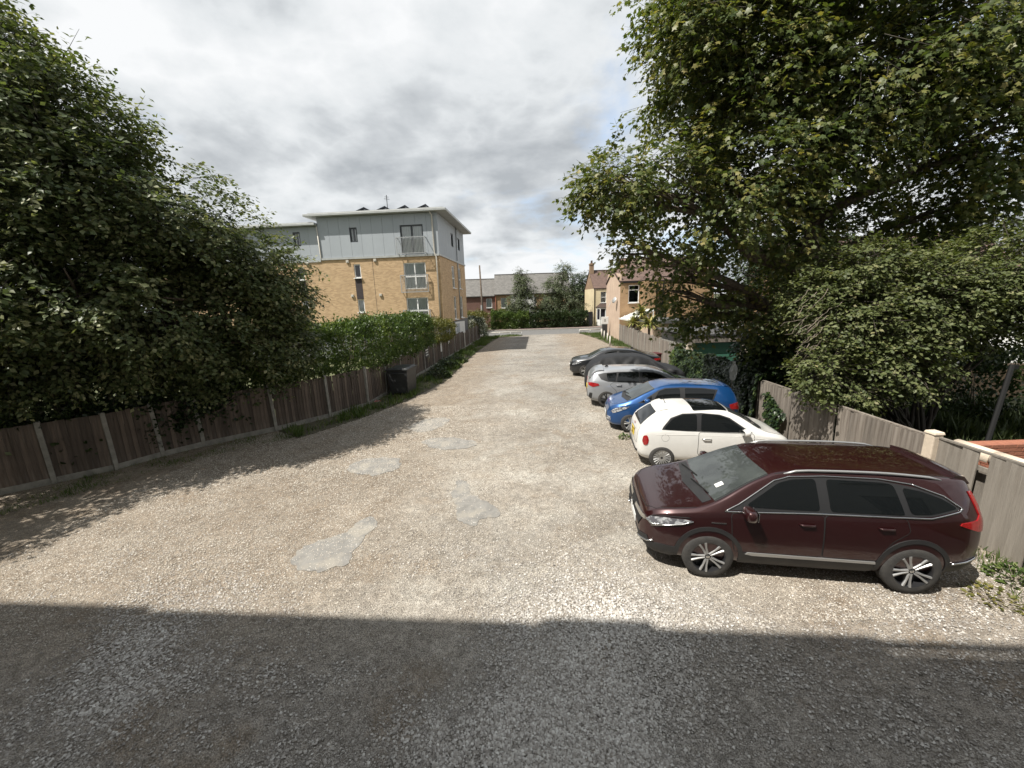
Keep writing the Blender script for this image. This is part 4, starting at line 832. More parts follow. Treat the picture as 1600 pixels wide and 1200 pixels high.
# ivy
def ivy(name, label, path, n, zmax, thick, cat='ivy'):
    P = np.array(path, float); s = np.concatenate([[0], np.cumsum(np.linalg.norm(np.diff(P, axis=0), axis=1))]); u = rng.uniform(0, s[-1], n)
    x = np.interp(u, s, P[:, 0]); y = np.interp(u, s, P[:, 1]); tx = np.interp(u, s, np.gradient(P[:, 0], s)); ty = np.interp(u, s, np.gradient(P[:, 1], s)); nn = unit(np.stack([-ty, tx, 0*tx], 1))
    zt = np.array([zmax(v)+.13*noise.noise((v*1.3, 2, 0))+.07*noise.noise((v*4, 5, 0)) for v in u]); z = zt*(1-rng.random(n)**1.15)
    top = rng.random(n) < .28; z = np.where(top, zt+rng.uniform(-.05, .07, n), z); th = thick*(1+.7*np.array([noise.noise((a*1.2, b*2, 3)) for a, b in zip(u, z)]))*np.clip((zt-z)/.25+.4, .4, 1)
    off = np.where(top, rng.uniform(-.35, 1, n)*thick, th*rng.uniform(.75, 1.05, n)); root = empty(name, (P[0, 0], P[0, 1], 0), 0, label, cat)
    pos = np.stack([x, y, z], 1)+nn*off[:, None]-np.array([P[0, 0], P[0, 1], 0]); out = np.where(top[:, None], np.array([0, 0, 1.0])+.4*nn, nn+np.array([0, 0, .45]))
    d = unit(np.array([0, 0, -.9])+.55*sph(n)+.35*nn); o = leaf_mesh('leaves', pos, d, unit(out)+.35*sph(n), rng.uniform(.06, .12, n), LEAF_IVY[0], LEAF_IVY[1], 'leaf_ivy', root); o['kind'] = 'stuff'
    m = MB()
    for i in range(int(s[-1]*4)):
        v = random.uniform(0, s[-1]); a = Vector((np.interp(v, s, P[:, 0])-P[0, 0], np.interp(v, s, P[:, 1])-P[0, 1], 0)); limb(m, a, a+Vector((0, random.uniform(-.3, .3), zmax(v)*.9)), .012, .005, 5, .2, 0, i)
    m.build('stems', 'twig', root); return root
ivy('ivy', 'dark ivy blanket over the fence behind the blue car', [(7.85, 12.25), (8.05, 14.6), (8.23, 16.9), (8.42, 19.4)], 15000, lambda v: 1.58+.1*math.sin(v*.8), .24)
ivy('ivy', 'ivy hanging over the split boards beside the maple trunk', [(7.55, 11.4), (7.95, 12.3)], 1500, lambda v: 1.62, .2)
ivy('ivy', 'small ivy clump climbing the weathered fence near the white hatchback', [(7.40, 10.15), (7.46, 11.0)], 650, lambda v: .75+.55*v, .12)
bi = ivy('ivy', 'bright ivy and bindweed at the far end of the ivy fence', [(8.40, 18.9), (8.66, 20.6)], 1300, lambda v: 1.75-.5*v, .25)
bi.children[0].data.materials[0] = MATS['leaf_hedge']
tl = [((9.05, 12.2, 2.9), (.75, .7, 1.3)), ((8.5, 12.6, 1.9), (.6, .6, .6)), ((8.75, 13.3, 2.2), (.8, .7, .8))]
iv = empty('ivy', (9.1, 12.3, 0), 0, 'dark leafy growth cloaking the maple trunk above the fence', 'ivy')
MB().tube([(0, -.1, 0), (-.2, -.15, 1.5), (-.05, 0, 3.6)], [.03, .02, .01], 6).build('stem', 'twig', iv)
crown('leaves', [((c[0]-9.1, c[1]-12.3, c[2]), r) for c, r in tl], 750, 9, .13, LEAF_IVY, 'leaf_hedge_dark', iv, .5, .4, .4, 1.5, -.4, .3)
# grass
def inpoly(x, y, poly):
    r = np.zeros(len(x), bool); n = len(poly); j = n-1
    for i in range(n):
        xi, yi = poly[i]; xj, yj = poly[j]; c = ((yi > y) != (yj > y)) & (x < (xj-xi)*(y-yi)/((yj-yi) or 1e-9)+xi); r ^= c; j = i
    return r
BLADE = ([(0, .06, 0), (0, -.06, 0), (.55, -.04, .08), (.55, .04, .08), (1, 0, .28)], [(0, 1, 2, 3), (3, 2, 4)])
def grass(name, poly, n, h, label, mat='grass', fade=None, z=.01):
    P = np.array(poly); x = rng.uniform(P[:, 0].min(), P[:, 0].max(), n*4); y = rng.uniform(P[:, 1].min(), P[:, 1].max(), n*4); k = inpoly(x, y, poly); x, y = x[k][:n], y[k][:n]
    den = np.array([noise.noise((a*.9, b*.9, 1))+.6*noise.noise((a*2.8, b*2.8, 4)) for a, b in zip(x, y)])
    k = den > rng.normal(-.12, .25, len(x)); x, y, den = x[k], y[k], den[k]; n = len(x)
    hh = h*(.55+.9*np.clip(den+.3, 0, 1))*rng.uniform(.5, 1.3, n); d = unit(np.array([0, 0, 1.0])+.38*sph(n))
    o = leaf_mesh(name, np.stack([x, y, np.full(n, z)], 1), d, sph(n), hh, BLADE[0], BLADE[1], mat, None, np.clip(.45-.3*den+rng.normal(scale=.22, size=n), 0, 1)); tag(o, label, 'grass', None, 'stuff'); return o
grass('grass', VERGE_L, 26000, .22, 'green grass and weeds on the verge along the left fence')
grass('grass', VERGE_R, 9000, .2, 'grass on the verge below the pink wall')
grass('grass', VERGE_N, 9000, .07, 'thin short grass at the foot of the fence under the big tree')
grass('grass', [(7.7, 6.6), (15, 6.6), (15, 14.5), (8.2, 14.5)], 30000, .5, 'long rough grass in the shaded garden', 'grass_dark')
grass('grass', [(6.9, 3.3), (7.42, 3.3), (7.42, 6.2), (7.2, 6.2), (6.6, 4.5)], 650, .10, 'weedy tufts along the pale weathered fence')
def weed(x, y, r, n, label, mat='leaf_hedge', h=.25, size=.1):
    root = empty('weed', (x, y, 0), 0, label, 'plant'); a = rng.uniform(0, 2*PI, n); q = r*np.sqrt(rng.random(n)); pos = np.stack([q*np.cos(a), q*np.sin(a), h*(1-(q/r)**2)*rng.uniform(.15, 1, n)], 1)
    o = leaf_mesh('leaves', pos, unit(np.stack([np.cos(a), np.sin(a), .4+0*a], 1)+.5*sph(n)), np.tile([0, 0, 1.0], (n, 1))+.5*sph(n), size*rng.uniform(.6, 1.2, n), LEAF_OVAL[0], LEAF_OVAL[1], mat, root); o['kind'] = 'stuff'
    m = MB(); [m.tube([(0, 0, -.02), (r*.5*math.cos(t), r*.5*math.sin(t), h*.6)], [.008, .003], 4) for t in np.linspace(0, 6, 6)]; m.build('stems', 'twig', root); return root
def wg(px, py): return g2(px, py)
weed(*wg(976, 684), .17, 70, 'small green weed beside the front wheel of the blue car', h=.12, size=.09)
weed(*wg(1585, 905), .28, 170, 'leafy weed at the foot of the pale fence', h=.22, size=.08)
weed(*wg(1548, 932), .3, 110, 'low pale weed on the gravel behind the maroon car', 'leaf_yellow', h=.06, size=.07)
for (px, py), rr, hh, lb in (((700, 575), .8, .75, 'bushy dark weeds on the verge below the dark notice'), ((712, 566), .8, .6, 'low dark weeds on the verge below the white notices'), ((684, 590), .7, .8, 'tall dark weeds growing against the black waste bin')):
    x, y = wg(px, py); wd = weed(x, y, rr, 900, lb, 'leaf_hedge_dark', hh, .13)
    wd['group'] = 'bushy weeds beside the bin'
# leaf litter near the fence, loose stones on the yard
def litter(n):
    x = np.concatenate([rng.normal(6.9, .35, n), rng.uniform(5.9, 7.4, n//3)]); y = np.concatenate([rng.normal(9.9, .9, n), rng.uniform(8, 16, n//3)]); k = x < 7.4; x, y = x[k], y[k]; n = len(x)
    o = leaf_mesh('fallen_leaves', np.stack([x, y, rng.uniform(.015, .03, n)], 1), unit(sph(n)*np.array([1, 1, .25])), np.tile([0, 0, 1.0], (n, 1))+.35*sph(n), rng.uniform(.04, .09, n), LEAF_OVAL[0], LEAF_OVAL[1], 'dry_leaf'); tag(o, 'dry fallen leaves scattered at the foot of the weathered fence', 'leaves', None, 'stuff')
litter(900)
def stones(n):
    # density follows the heaps seen in the picture: a white band towards the camera, drifts left, sparse elsewhere
    x = rng.uniform(-7.5, 7.3, n*5); y = 1.6+rng.random(n*5)**1.5*8.5
    f = np.array([.55*noise.noise((a*.55, b*.55, 2))+.45*noise.noise((a*1.5, b*1.5, 8))+.25*noise.noise((a*4, b*4, 3)) for a, b in zip(x, y)])
    band = np.exp(-((x-(.55-.28*(y-2.3)*0+.22*(y-3)))/1.25)**2)*np.exp(-((y-3.0)/2.6)**2)
    band2 = .6*np.exp(-((x+4.3+.5*(y-3.2))/.9)**2)*np.exp(-((y-3.8)/1.2)**2); right = .35*np.exp(-((x-4.2)/1.9)**2)*np.exp(-((y-3.2)/1.2)**2)
    far_ = np.clip((y-4.2)/2.2, 0, 1); pr = np.clip((.06+.7*f)*(1-.85*far_)+1.15*band*(1-.5*far_)+band2+.7*right, .01, 1); k = rng.random(len(x)) < pr; x, y, pr = x[k][:n], y[k][:n], pr[k][:n]; n = len(x)
    T = [(1, 0, 0), (-.9, .15, 0), (.1, .8, 0), (-.1, -.85, 0), (.05, .05, .55), (0, 0, -.5)]; F = [(0, 2, 4), (2, 1, 4), (1, 3, 4), (3, 0, 4)]
    d = unit(sph(n)*np.array([1, 1, .35])); nr = np.tile([0, 0, 1.0], (n, 1))+.5*sph(n); sz = .006+.014*rng.random(n)**2.4+.007*pr
    m_ = int(n*1.5); x2 = rng.uniform(-9, 7.2, m_*3); y2 = 4.2+rng.random(m_*3)**1.25*11; f2 = np.array([.6*noise.noise((a*.6, b*.6, 5))+.5*noise.noise((a*2, b*2, 9)) for a, b in zip(x2, y2)]); k2 = (rng.random(m_*3) < np.clip(.34+.95*f2+.42*np.clip((np.abs(x2-.2-.055*y2)-1.6)/2.5, -.6, 1), .03, 1)) & (x2 > np.interp(y2, [p_[0] for p_ in LFY], [p_[1] for p_ in LFY])+.3); x2, y2 = x2[k2][:m_], y2[k2][:m_]; m_ = len(x2)
    leaf_o = leaf_mesh('gravel_grit', np.stack([x2, y2, np.full(m_, .007)], 1), unit(sph(m_)*np.array([1, 1, .35])), np.tile([0, 0, 1.0], (m_, 1))+.5*sph(m_), .006+.009*rng.random(m_)**2+.0007*(y2-4), T, F, 'grit', None, rng.beta(3, 3.2, m_)); tag(leaf_o, 'fine tan and grey grit spread over the sunlit yard', 'gravel', None, 'stuff')
    o = leaf_mesh('gravel_stones', np.stack([x, y, np.full(n, .008)], 1), d, nr, sz, T, F, 'stone', None, np.clip(rng.beta(2, 2.2, n)+.18*(pr-.4), 0, 1)); tag(o, 'loose white and grey stone chippings on the yard', 'gravel', None, 'stuff')
stones(100000)
# ------------------------------------------------------------ cars
def paint(name, c, metal=.0, rough=.35, coat=1.0, spec=.5): return pmat(name, c, tuple(.93*x for x in c), 3, rough, metal=metal, coat=coat, spec=spec)
paint('paint_maroon', (.030, .006, .0065), .45, .32); paint('paint_white', (.64, .63, .60)); paint('paint_blue', (.008, .066, .215), .45, .33); paint('paint_grey', (.27, .28, .295), .2, .4); paint('paint_black', (.008, .009, .011), .1, .3)
pmat('car_glass', (.004, .005, .0055), None, rough=.03, spec=.45)
pmat('car_glass_clear', (.055, .062, .060), (.03, .034, .034), 2.2, .03, spec=.6)
pmat('chrome', (.62, .62, .61), None, rough=.18, metal=1.0); pmat('alloy', (.42, .42, .415), None, rough=.45, metal=.75); pmat('alloy_dark', (.025, .025, .027), None, rough=.35, metal=.3)
pmat('tyre', (.028, .027, .026), (.045, .042, .038), 9, .85, .3, 60); pmat('trim', (.014, .014, .015), (.02, .02, .02), 6, .55); pmat('pillar', (.017, .017, .018), None, rough=.4); pmat('gap', (.006, .006, .006), None, rough=.8)
pmat('lamp_red', (.32, .012, .012), (.22, .006, .008), 8, .15, coat=1.0); pmat('lamp_clear', (.42, .43, .44), (.10, .10, .11), 14, .12, coat=1.0, lo=.42, hi=.55); pmat('plate_yellow', (.62, .44, .03), None, rough=.5); pmat('plate_white', (.66, .66, .64), None, rough=.5); pmat('ink', (.01, .01, .01), None, rough=.6)
pmat('paper', (.65, .65, .62), None, rough=.7)
pmat('cover_cloth', (.014, .0145, .016), (.02, .0205, .022), 5, .62, .25, 40, spec=.22)
def pchip(xs, ys, q):
    x = np.array(xs, float); y = np.array(ys, float); h = np.diff(x); dl = np.diff(y)/h; m = np.zeros(len(x))
    for i in range(1, len(x)-1):
        if dl[i-1]*dl[i] > 0: w1 = 2*h[i]+h[i-1]; w2 = h[i]+2*h[i-1]; m[i] = (w1+w2)/(w1/dl[i-1]+w2/dl[i])
    m[0] = dl[0]; m[-1] = dl[-1]; q = np.clip(q, x[0], x[-1]); k = np.clip(np.searchsorted(x, q)-1, 0, len(x)-2); t = (q-x[k])/h[k]
    return (2*t**3-3*t**2+1)*y[k]+(t**3-2*t**2+t)*h[k]*m[k]+(-2*t**3+3*t**2)*y[k+1]+(t**3-t**2)*h[k]*m[k+1]
def crv(pts): xs = [p[0] for p in pts]; ys = [p[1] for p in pts]; return lambda q: pchip(xs, ys, np.asarray(q, float))
def roundp(poly, r=.05, n=4):
    P = [np.array(p, float) for p in poly]; out = []
    for i in range(len(P)):
        a, b, c_ = P[i-1], P[i], P[(i+1) % len(P)]; la, lc = np.linalg.norm(a-b), np.linalg.norm(c_-b); k = min(r, .42*la, .42*lc)
        p0, p1 = b+(a-b)/la*k, b+(c_-b)/lc*k
        for j in range(n+1): t = j/n; out.append((1-t)**2*p0+2*t*(1-t)*b+t*t*p1)
    return out
class Car:
    def __init__(s, name, label, sp, loc, heading):
        s.sp = sp; s.root = empty(name, loc, heading, label, 'car')
        x0, x1 = sp['ztop'][0][0], sp['ztop'][-1][0]; s.x0, s.x1 = x0, x1
        u = np.linspace(0, 1, 150); xs = x0+(x1-x0)*(u-.07*np.sin(2*PI*u)*1.0); s.xs = np.unique(np.clip(xs, x0, x1))
        s.f = {k: crv(sp[k]) for k in ('ztop', 'zbelt', 'zbot', 'wmax')}
        s.tum = sp.get('tum', .36); s.body_mesh()
    def rail(s, x):
        zt, zb, w = s.f['ztop'](x), s.f['zbelt'](x), s.f['wmax'](x); g = np.maximum(zt-zb, .02); wb = w*.955; return wb-.035-s.tum*g, zb+g*(.90-.12*np.clip(1-g/.25, 0, 1))
    def section(s, x):
        zt, zb, zo, w = [float(s.f[k](x)) for k in ('ztop', 'zbelt', 'zbot', 'wmax')]; zt = max(zt, zb+.015)
        wr, zr = [float(v) for v in s.rail(x)]; hb = zb-zo
        P = [(w*.86, zo), (w*.955, zo+.10*hb), (w*.99, zo+.28*hb), (w, zo+.52*hb), (w*.995, zo+.70*hb), (w*.975, zo+.9*hb), (w*.955, zb)]
        low = s.cat(P, 3); g = zt-zb; F = P[-1]; G = (wr, zr); up = []
        for i in range(1, 9):
            t = i/9; b = .03*g*math.sin(PI*t); up.append((F[0]+(G[0]-F[0])*t+b, F[1]+(G[1]-F[1])*t))
        dz = zt-zr; roof = [G, (wr*.96, zr+dz*.30), (wr*.86, zr+dz*.56), (wr*.68, zr+dz*.79), (wr*.45, zr+dz*.92), (wr*.22, zr+dz*.98), (0, zt)]
        pts = [(0, zo), (w*.45, zo)]+low+up+s.cat(roof, 2); A = np.array(pts)
        for _ in range(2): A[3:-1] = .5*A[3:-1]+.25*(A[2:-2]+A[4:])
        return A
    @staticmethod
    def cat(P, n):
        P = [np.array(p) for p in P]; o = []
        for i in range(len(P)-1):
            a, b, c, d = P[max(i-1, 0)], P[i], P[i+1], P[min(i+2, len(P)-1)]
            for k in range(n): t = k/n; o.append(tuple(.5*((2*b)+(c-a)*t+(2*a-5*b+4*c-d)*t*t+(3*b-a-3*c+d)*t**3)))
        o.append(tuple(P[-1])); return o
    def body_mesh(s):
        V = []; F = []; secs = [s.section(x) for x in s.xs]; m = len(secs[0]); ring = 2*m-2
        for x, A in zip(s.xs, secs):
            V += [(x, a, b) for a, b in A]+[(x, -a, b) for a, b in A[-2:0:-1]]
        for i in range(len(s.xs)-1):
            for k in range(ring): F.append((i*ring+k, (i+1)*ring+k, (i+1)*ring+(k+1) % ring, i*ring+(k+1) % ring))
        def cap(i, flip):
            b = i*ring
            for k in range(m-1):
                q = [b+k, b+k+1]; r = [b+(ring-k-1) % ring, b+(ring-k) % ring]
                f = [b+k, b+k+1, b+(ring-k-1) % ring, b+(ring-k) % ring]; f = list(dict.fromkeys(f))
                if len(f) > 2: F.append(tuple(f if flip else f[::-1]))
        cap(0, False); cap(len(s.xs)-1, True)
        V = [tuple(v) for v in V]; s.bvh = BVHTree.FromPolygons(V, F); s.V, s.F = V, F
    def body(s, paintm, arches=True):
        me = bpy.data.meshes.new('body'); me.from_pydata(s.V, [], s.F); me.materials.append(MATS[paintm]); me.materials.append(MATS['gap'])
        bm = bmesh.new(); bm.from_mesh(me); bmesh.ops.recalc_face_normals(bm, faces=bm.faces); bm.to_mesh(me); bm.free()
        o = link('body', me, None, s.root)
        if arches:
            m = MB(); sp = s.sp
            for x in sp['axles']:
                for sd in (-1, 1):
                    y0, y1 = sd*(sp['track']-.17), sd*(sp['track']+.45); pr = [(y0, .001), (y0, sp['arch']), (y1, sp['arch']), (y1, .001)]
                    m.lathe(pr, 40, 'Y', 0, (x, 0, sp['wr']+.005))
            cm = m.mesh('cut', ['gap']); cb = bmesh.new(); cb.from_mesh(cm); bmesh.ops.remove_doubles(cb, verts=cb.verts, dist=.0015); bmesh.ops.recalc_face_normals(cb, faces=cb.faces); cb.to_mesh(cm); cb.free()
            co = bpy.data.objects.new('cut', cm); COL.objects.link(co)
            md = o.modifiers.new('b', 'BOOLEAN'); md.operation = 'DIFFERENCE'; md.object = co; md.solver = 'EXACT'; md.material_mode = 'TRANSFER'
            dg = bpy.context.evaluated_depsgraph_get(); dg.update(); ne = bpy.data.meshes.new_from_object(o.evaluated_get(dg)); o.modifiers.clear()
            o.data = ne; bpy.data.objects.remove(co)
            if len(ne.materials) < 2: ne.materials.append(MATS['gap'])
        o.data.polygons.foreach_set('use_smooth', [True]*len(o.data.polygons))
        try: o.data.set_sharp_from_angle(angle=math.radians(38))
        except Exception: pass
        s.bodyobj = o; return o
    def hit(s, a, b, axis, sd):
        if axis == 'Y': o, d = Vector((a, sd*3, b)), Vector((0, -sd, 0))
        elif axis == 'Z': o, d = Vector((a, b, 4)), Vector((0, 0, -1))
        else: o, d = Vector((sd*5, a, b)), Vector((-sd, 0, 0))
        p, n, i, t = s.bvh.ray_cast(o, d)
        if p is None: p, n, i, t = s.bvh.find_nearest(o+d*(3-.5 if axis == 'Y' else (2.6 if axis == 'Z' else 5-abs(s.x1))))
        if n.dot(d) > 0: n = -n
        return p, n
    def patch(s, name, poly, axis, sd, mat, off=.006, parent=None, res=.05, rnd=0, skirt=.02, smooth=True, label=None):
        P = [np.array(p, float) for p in poly]
        if rnd: P = roundp(P, .05*rnd)
        B = []
        for i in range(len(P)):
            a, b = P[i], P[(i+1) % len(P)]; n = max(1, int(np.linalg.norm(b-a)/res)); B += [a+(b-a)*k/n for k in range(n)]
        nb = len(B); X = np.array(B); mn, mx = X.min(0), X.max(0)
        gx, gy = np.meshgrid(np.arange(mn[0]+res/2, mx[0], res), np.arange(mn[1]+res/2, mx[1], res)); gx, gy = gx.ravel(), gy.ravel()
        k = inpoly(gx, gy, [tuple(b) for b in B]); I = [np.array(q) for q in zip(gx[k], gy[k])]
        I = [q for q in I if np.min(np.sum((X-q)**2, 1)) > (res*.35)**2]
        vs, es, fs, ov, oe, of = delaunay_2d_cdt([Vector(p) for p in B+I], [(i, (i+1) % nb) for i in range(nb)], [list(range(nb))], 1, 1e-5)
        V = []; 
        for v in vs: p, n = s.hit(v.x, v.y, axis, sd); V.append(p+n*off)
        F = [tuple(f) for f in fs]; cnt = {}
        for f in F:
            for i in range(len(f)): e = tuple(sorted((f[i], f[(i+1) % len(f)]))); cnt[e] = cnt.get(e, 0)+1
        low = {}; F2 = []
        for (a, b), c in cnt.items():
            if c == 1:
                for q in (a, b):
                    if q not in low: p, n = s.hit(vs[q].x, vs[q].y, axis, sd); low[q] = len(V); V.append(p-n*skirt)
                F2.append((a, b, low[b], low[a]))
        me = bpy.data.meshes.new(name); me.from_pydata([tuple(v) for v in V], [], F+F2)
        bm = bmesh.new(); bm.from_mesh(me); bmesh.ops.recalc_face_normals(bm, faces=bm.faces); bm.to_mesh(me); bm.free()
        o = link(name, me, mat, parent or s.root)
        if smooth:
            me.polygons.foreach_set('use_smooth', [True]*len(me.polygons)); 
            try: me.set_sharp_from_angle(angle=math.radians(45))
            except Exception: pass
        if label: o['label'] = label
        return o
    def line(s, name, pts, axis, sd, mat, r=.004, off=0.0, parent=None, closed=False, res=.06, n=6):
        Q = []; pts = [np.array(p, float) for p in pts]+([np.array(pts[0], float)] if closed else [])
        for a, b in zip(pts[:-1], pts[1:]):
            k = max(1, int(np.linalg.norm(b-a)/res)); Q += [a+(b-a)*i/k for i in range(k)]
        Q.append(pts[-1]); P = []
        for q in Q: p, nn = s.hit(q[0], q[1], axis, sd); P.append(p+nn*off)
        return MB().tube(P, r, n).build(name, mat, parent or s.root, 0, True)
    def wheels(s, kind):
        sp = s.sp; R = sp['wr']; w = .105; rr = R*sp.get('rim', .66)
        prof = [(-w, rr*.98), (-w*1.02, R*.80), (-w*.92, R*.95), (-w*.7, R), (w*.7, R), (w*.92, R*.95), (w*1.02, R*.80), (w, rr*.98)]
        tm = MB().lathe(prof, 44, 'Y').mesh('wheel', ['tyre'], 0, True)
        dark = 'alloy_dark'; m = MB(); m.lathe([(-.02, .002), (-.02, rr*.93)], 36, 'Y', 1); m.lathe([(-.02, rr*.90), (-w*.9, rr*.93), (-w*1.0, rr*1.0), (-w*.94, rr*1.03)], 44, 'Y', 1 if kind == 'twin5' else 0)
        if kind == 'fork':
            for k in range(5):
                a = 2*PI*k/5+.3
                def pt(r, t, y): return (r*math.cos(a+t), y, r*math.sin(a+t))
                for q, (t0, t1, t2) in enumerate(((-.13, -.16, -.34), (.13, .16, .34))):
                    pts = [pt(rr*.16, t0, -.072), pt(rr*.52, t1*1.25, -.086), pt(rr*.62, t2*.9, -.088), pt(rr*.97, t2*.95, -.094)]
                    m.tube(pts, [.016, .010, .009, .012], 6, 0)
                q = [pt(rr*.2, -.2, -.060), pt(rr*.95, -.36, -.082), pt(rr*.95, .36, -.082), pt(rr*.2, .2, -.060)]; m.face(q, 1)
                q = [pt(rr*.72, -.30, -.0885), pt(rr*.98, -.33, -.0945), pt(rr*.98, -.12, -.0945)]; m.face(q, 0)
        elif kind == 'many':
            for k in range(18):
                a = 2*PI*k/18; pts = [(r*math.cos(a), y, r*math.sin(a)) for r, y in ((rr*.3, -.078), (rr*.65, -.09), (rr*.98, -.092))]; m.tube(pts, [.014, .015, .018], 6, 0)
            m.lathe([(-.072, .002), (-.085, rr*.16), (-.085, rr*.33), (-.06, rr*.36)], 24, 'Y', 0)
        else:
            for k in range(5):
                a = 2*PI*k/5+.2
                if kind == 'twin5':
                    q = [(r*math.cos(a+t), y, r*math.sin(a+t)) for r, t, y in ((rr*.2, -.5, -.060), (rr*.95, -.24, -.082), (rr*.95, .24, -.082), (rr*.2, .5, -.060))]; m.face(q, 1)
                for t in (-.17, .17):
                    pts = [(r*math.cos(a+t*e), y, r*math.sin(a+t*e)) for r, y, e in ((rr*.18, -.075, 1.6), (rr*.6, -.09, 1.0), (rr*.98, -.096, 1.1))]; m.tube(pts, [.026, .019, .022] if kind != 'twin5' else [.020, .014, .020], 6, 0)
        m.lathe([(-.086, .002), (-.088, rr*.13), (-.06, rr*.2)], 20, 'Y', 1)
        rm = m.mesh('rim', ['alloy', dark], 0, False)
        for x in sp['axles']:
            for sd in (-1, 1):
                o = link('wheel', tm, None, s.root); o.location = (x, sd*(sp['track']-.03), R); o.rotation_euler = (0, random.uniform(0, 1), 0 if sd < 0 else PI)
                r_ = link('rim', rm, None, o)
                cap = link('hub_cap', MB().lathe([(-.088, .001), (-.092, rr*.05), (-.088, rr*.11)], 14, 'Y').mesh('hub_cap', ['chrome' if kind == 'twin5' else 'alloy_dark']), None, o)
    def mirrors(s, x, z, mat, size=1.0, w=.17):
        for sd in (-1, 1):
            p, n = s.hit(x, z, 'Y', sd); m = MB(); c = p+Vector((0, sd*.15, .03)); nseg = 10
            for i in range(nseg):
                for j in range(6):
                    q = []
                    for ii, jj in ((i, j), (i+1, j), (i+1, j+1), (i, j+1)):
                        a = 2*PI*ii/nseg; b = -PI/2+PI*jj/6; ca = math.copysign(abs(math.cos(a))**.7, math.cos(a)); sa = math.copysign(abs(math.sin(a))**.7, math.sin(a)); cb = abs(math.cos(b))**.6; sb = math.copysign(abs(math.sin(b))**.75, math.sin(b))
                        q.append((c.x+.065*cb*ca+(.02 if ca > 0 else 0), c.y+.118*size*sb*1.0, c.z+.082*size*cb*sa))
                    m.face(q)
            me = m.mesh('mirror', [mat], 0, True); bm = bmesh.new(); bm.from_mesh(me); bmesh.ops.remove_doubles(bm, verts=bm.verts, dist=1e-4); bm.to_mesh(me); bm.free(); o = link('mirror', me, None, s.root, True)
            MB().box(((p.x+c.x)/2, (p.y+c.y)/2-sd*.03, c.z-.05), (.07, .16, .04)).build('stalk', 'trim', o, .01)
            MB().box((c.x-.066, c.y, c.z), (.012, .18*size, .11*size)).build('glass', 'chrome', o, .004)
    def handle(s, x, z, mat, parent=None, sds=(-1, 1)):
        for sd in sds:
            p, n = s.hit(x, z, 'Y', sd); m = MB()
            m.tube([p+Vector((-.10, sd*.004, 0)), p+Vector((-.08, sd*.034, .003)), p+Vector((.07, sd*.036, .003)), p+Vector((.10, sd*.004, 0))], [.012, .014, .014, .012], 8); m.build('handle', mat, parent[sd] if parent else s.root, 0, True)
    def both(s, fn, *a, **k): return {sd: fn(*[x for x in a], sd=sd, **k) for sd in (-1, 1)}
    def doors(s, doors, mat, handles, hmat):
        for poly, (hx, hz) in zip(doors, handles):
            ds = {}
            for sd in (-1, 1):
                ds[sd] = s.patch('door', poly, 'Y', sd, mat, .0035, res=.07, rnd=1, skirt=.012)
                ctr = np.mean(np.array(poly), 0); gp = [tuple(np.array(p)+(np.array(p)-ctr)/np.linalg.norm(np.array(p)-ctr)*.006) for p in poly]
                Q = roundp(gp, .055)
                s.line('door_gap', Q, 'Y', sd, 'gap', .006, -.001, ds[sd], True)
            s.handle(hx, hz, hmat, ds)
    def glazing(s, dlo, wins, mat='car_glass', trim='trim', chrome=None):
        for sd in (-1, 1):
            t = s.patch('window_trim', dlo, 'Y', sd, 'pillar', .005, res=.06, skirt=.01)
            for w in wins: s.patch('window', w, 'Y', sd, mat, .011, res=.06, rnd=1, skirt=.008)
            if chrome: s.line('window_chrome', chrome, 'Y', sd, 'chrome', .010, .010, t, False, .04)
    def screen(s, xa, xb, mat='car_glass_clear', inset=.055, bow=.06, name='windscreen', n=8):
        """glass over the sloped part between xa (top) and xb (bottom), projected from above"""
        L = []; 
        for i in range(n+1):
            x = xa+(xb-xa)*i/n; L.append((x, float(s.rail(x)[0])-inset))
        bot = [(xb+math.copysign(bow, xb-xa)*(1-(y/L[-1][1])**2), y) for y in np.linspace(L[-1][1], -L[-1][1], 9)[1:-1]]; top = [(xa+math.copysign(bow*.7, xb-xa)*(1-(y/L[0][1])**2), y) for y in np.linspace(-L[0][1], L[0][1], 7)[1:-1]]
        poly = L+bot+[(x, -y) for x, y in reversed(L)]+top
        big = [(x+(.0 if True else 0), y*1.04) for x, y in poly]; s.patch(name+'_trim', big, 'Z', 1, 'trim', .004, res=.07, skirt=.01)
        return s.patch(name, poly, 'Z', 1, mat, .009, res=.07, skirt=.008)
    def wipers(s, x, ys, L=.55):
        for y0 in ys:
            P = [s.hit(x+.03-.10*k/4, y0+L*k/4, 'Z', 1) for k in range(5)]; MB().tube([p+n*(.03 if 0 < i < 4 else .018) for i, (p, n) in enumerate(P)], .010, 6).build('wiper', 'gap', s.root)
    def plate(s, y, z, end, mat, text=None, w=.52, h=.115):
        p, n = s.hit(0, z, 'X', end); o = MB().box((0, 0, 0), (.012, w, h)).build('number_plate', mat, s.root, .003); o.location = p+Vector((end*.012, 0, 0)); o.rotation_euler = (0, math.asin(max(-1, min(1, -n.z*end)))*.8, 0)
        if text:
            for row, cnt in ((.045, 4), (-.045, 3)):
                for i in range(cnt): MB().box((end*.0075, (i-(cnt-1)/2)*.062, row), (.002, .036, .058)).build('character', 'ink', o)
def circ(x, z, r, a0, a1, n): return [(x+r*math.cos(a0+(a1-a0)*i/n), z+r*math.sin(a0+(a1-a0)*i/n)) for i in range(n+1)]
def place(wheel_px, axle, track, heading, side, wgt=0.0):
    """car origin from the ground point of one near wheel (local axle x, side sign of local y)"""
    g = g2(*wheel_px); c, s_ = math.cos(heading), math.sin(heading); lx, ly = axle, side*(track+.05)
    return (g[0]-(c*lx-s_*ly), g[1]-(s_*lx+c*ly), 0)
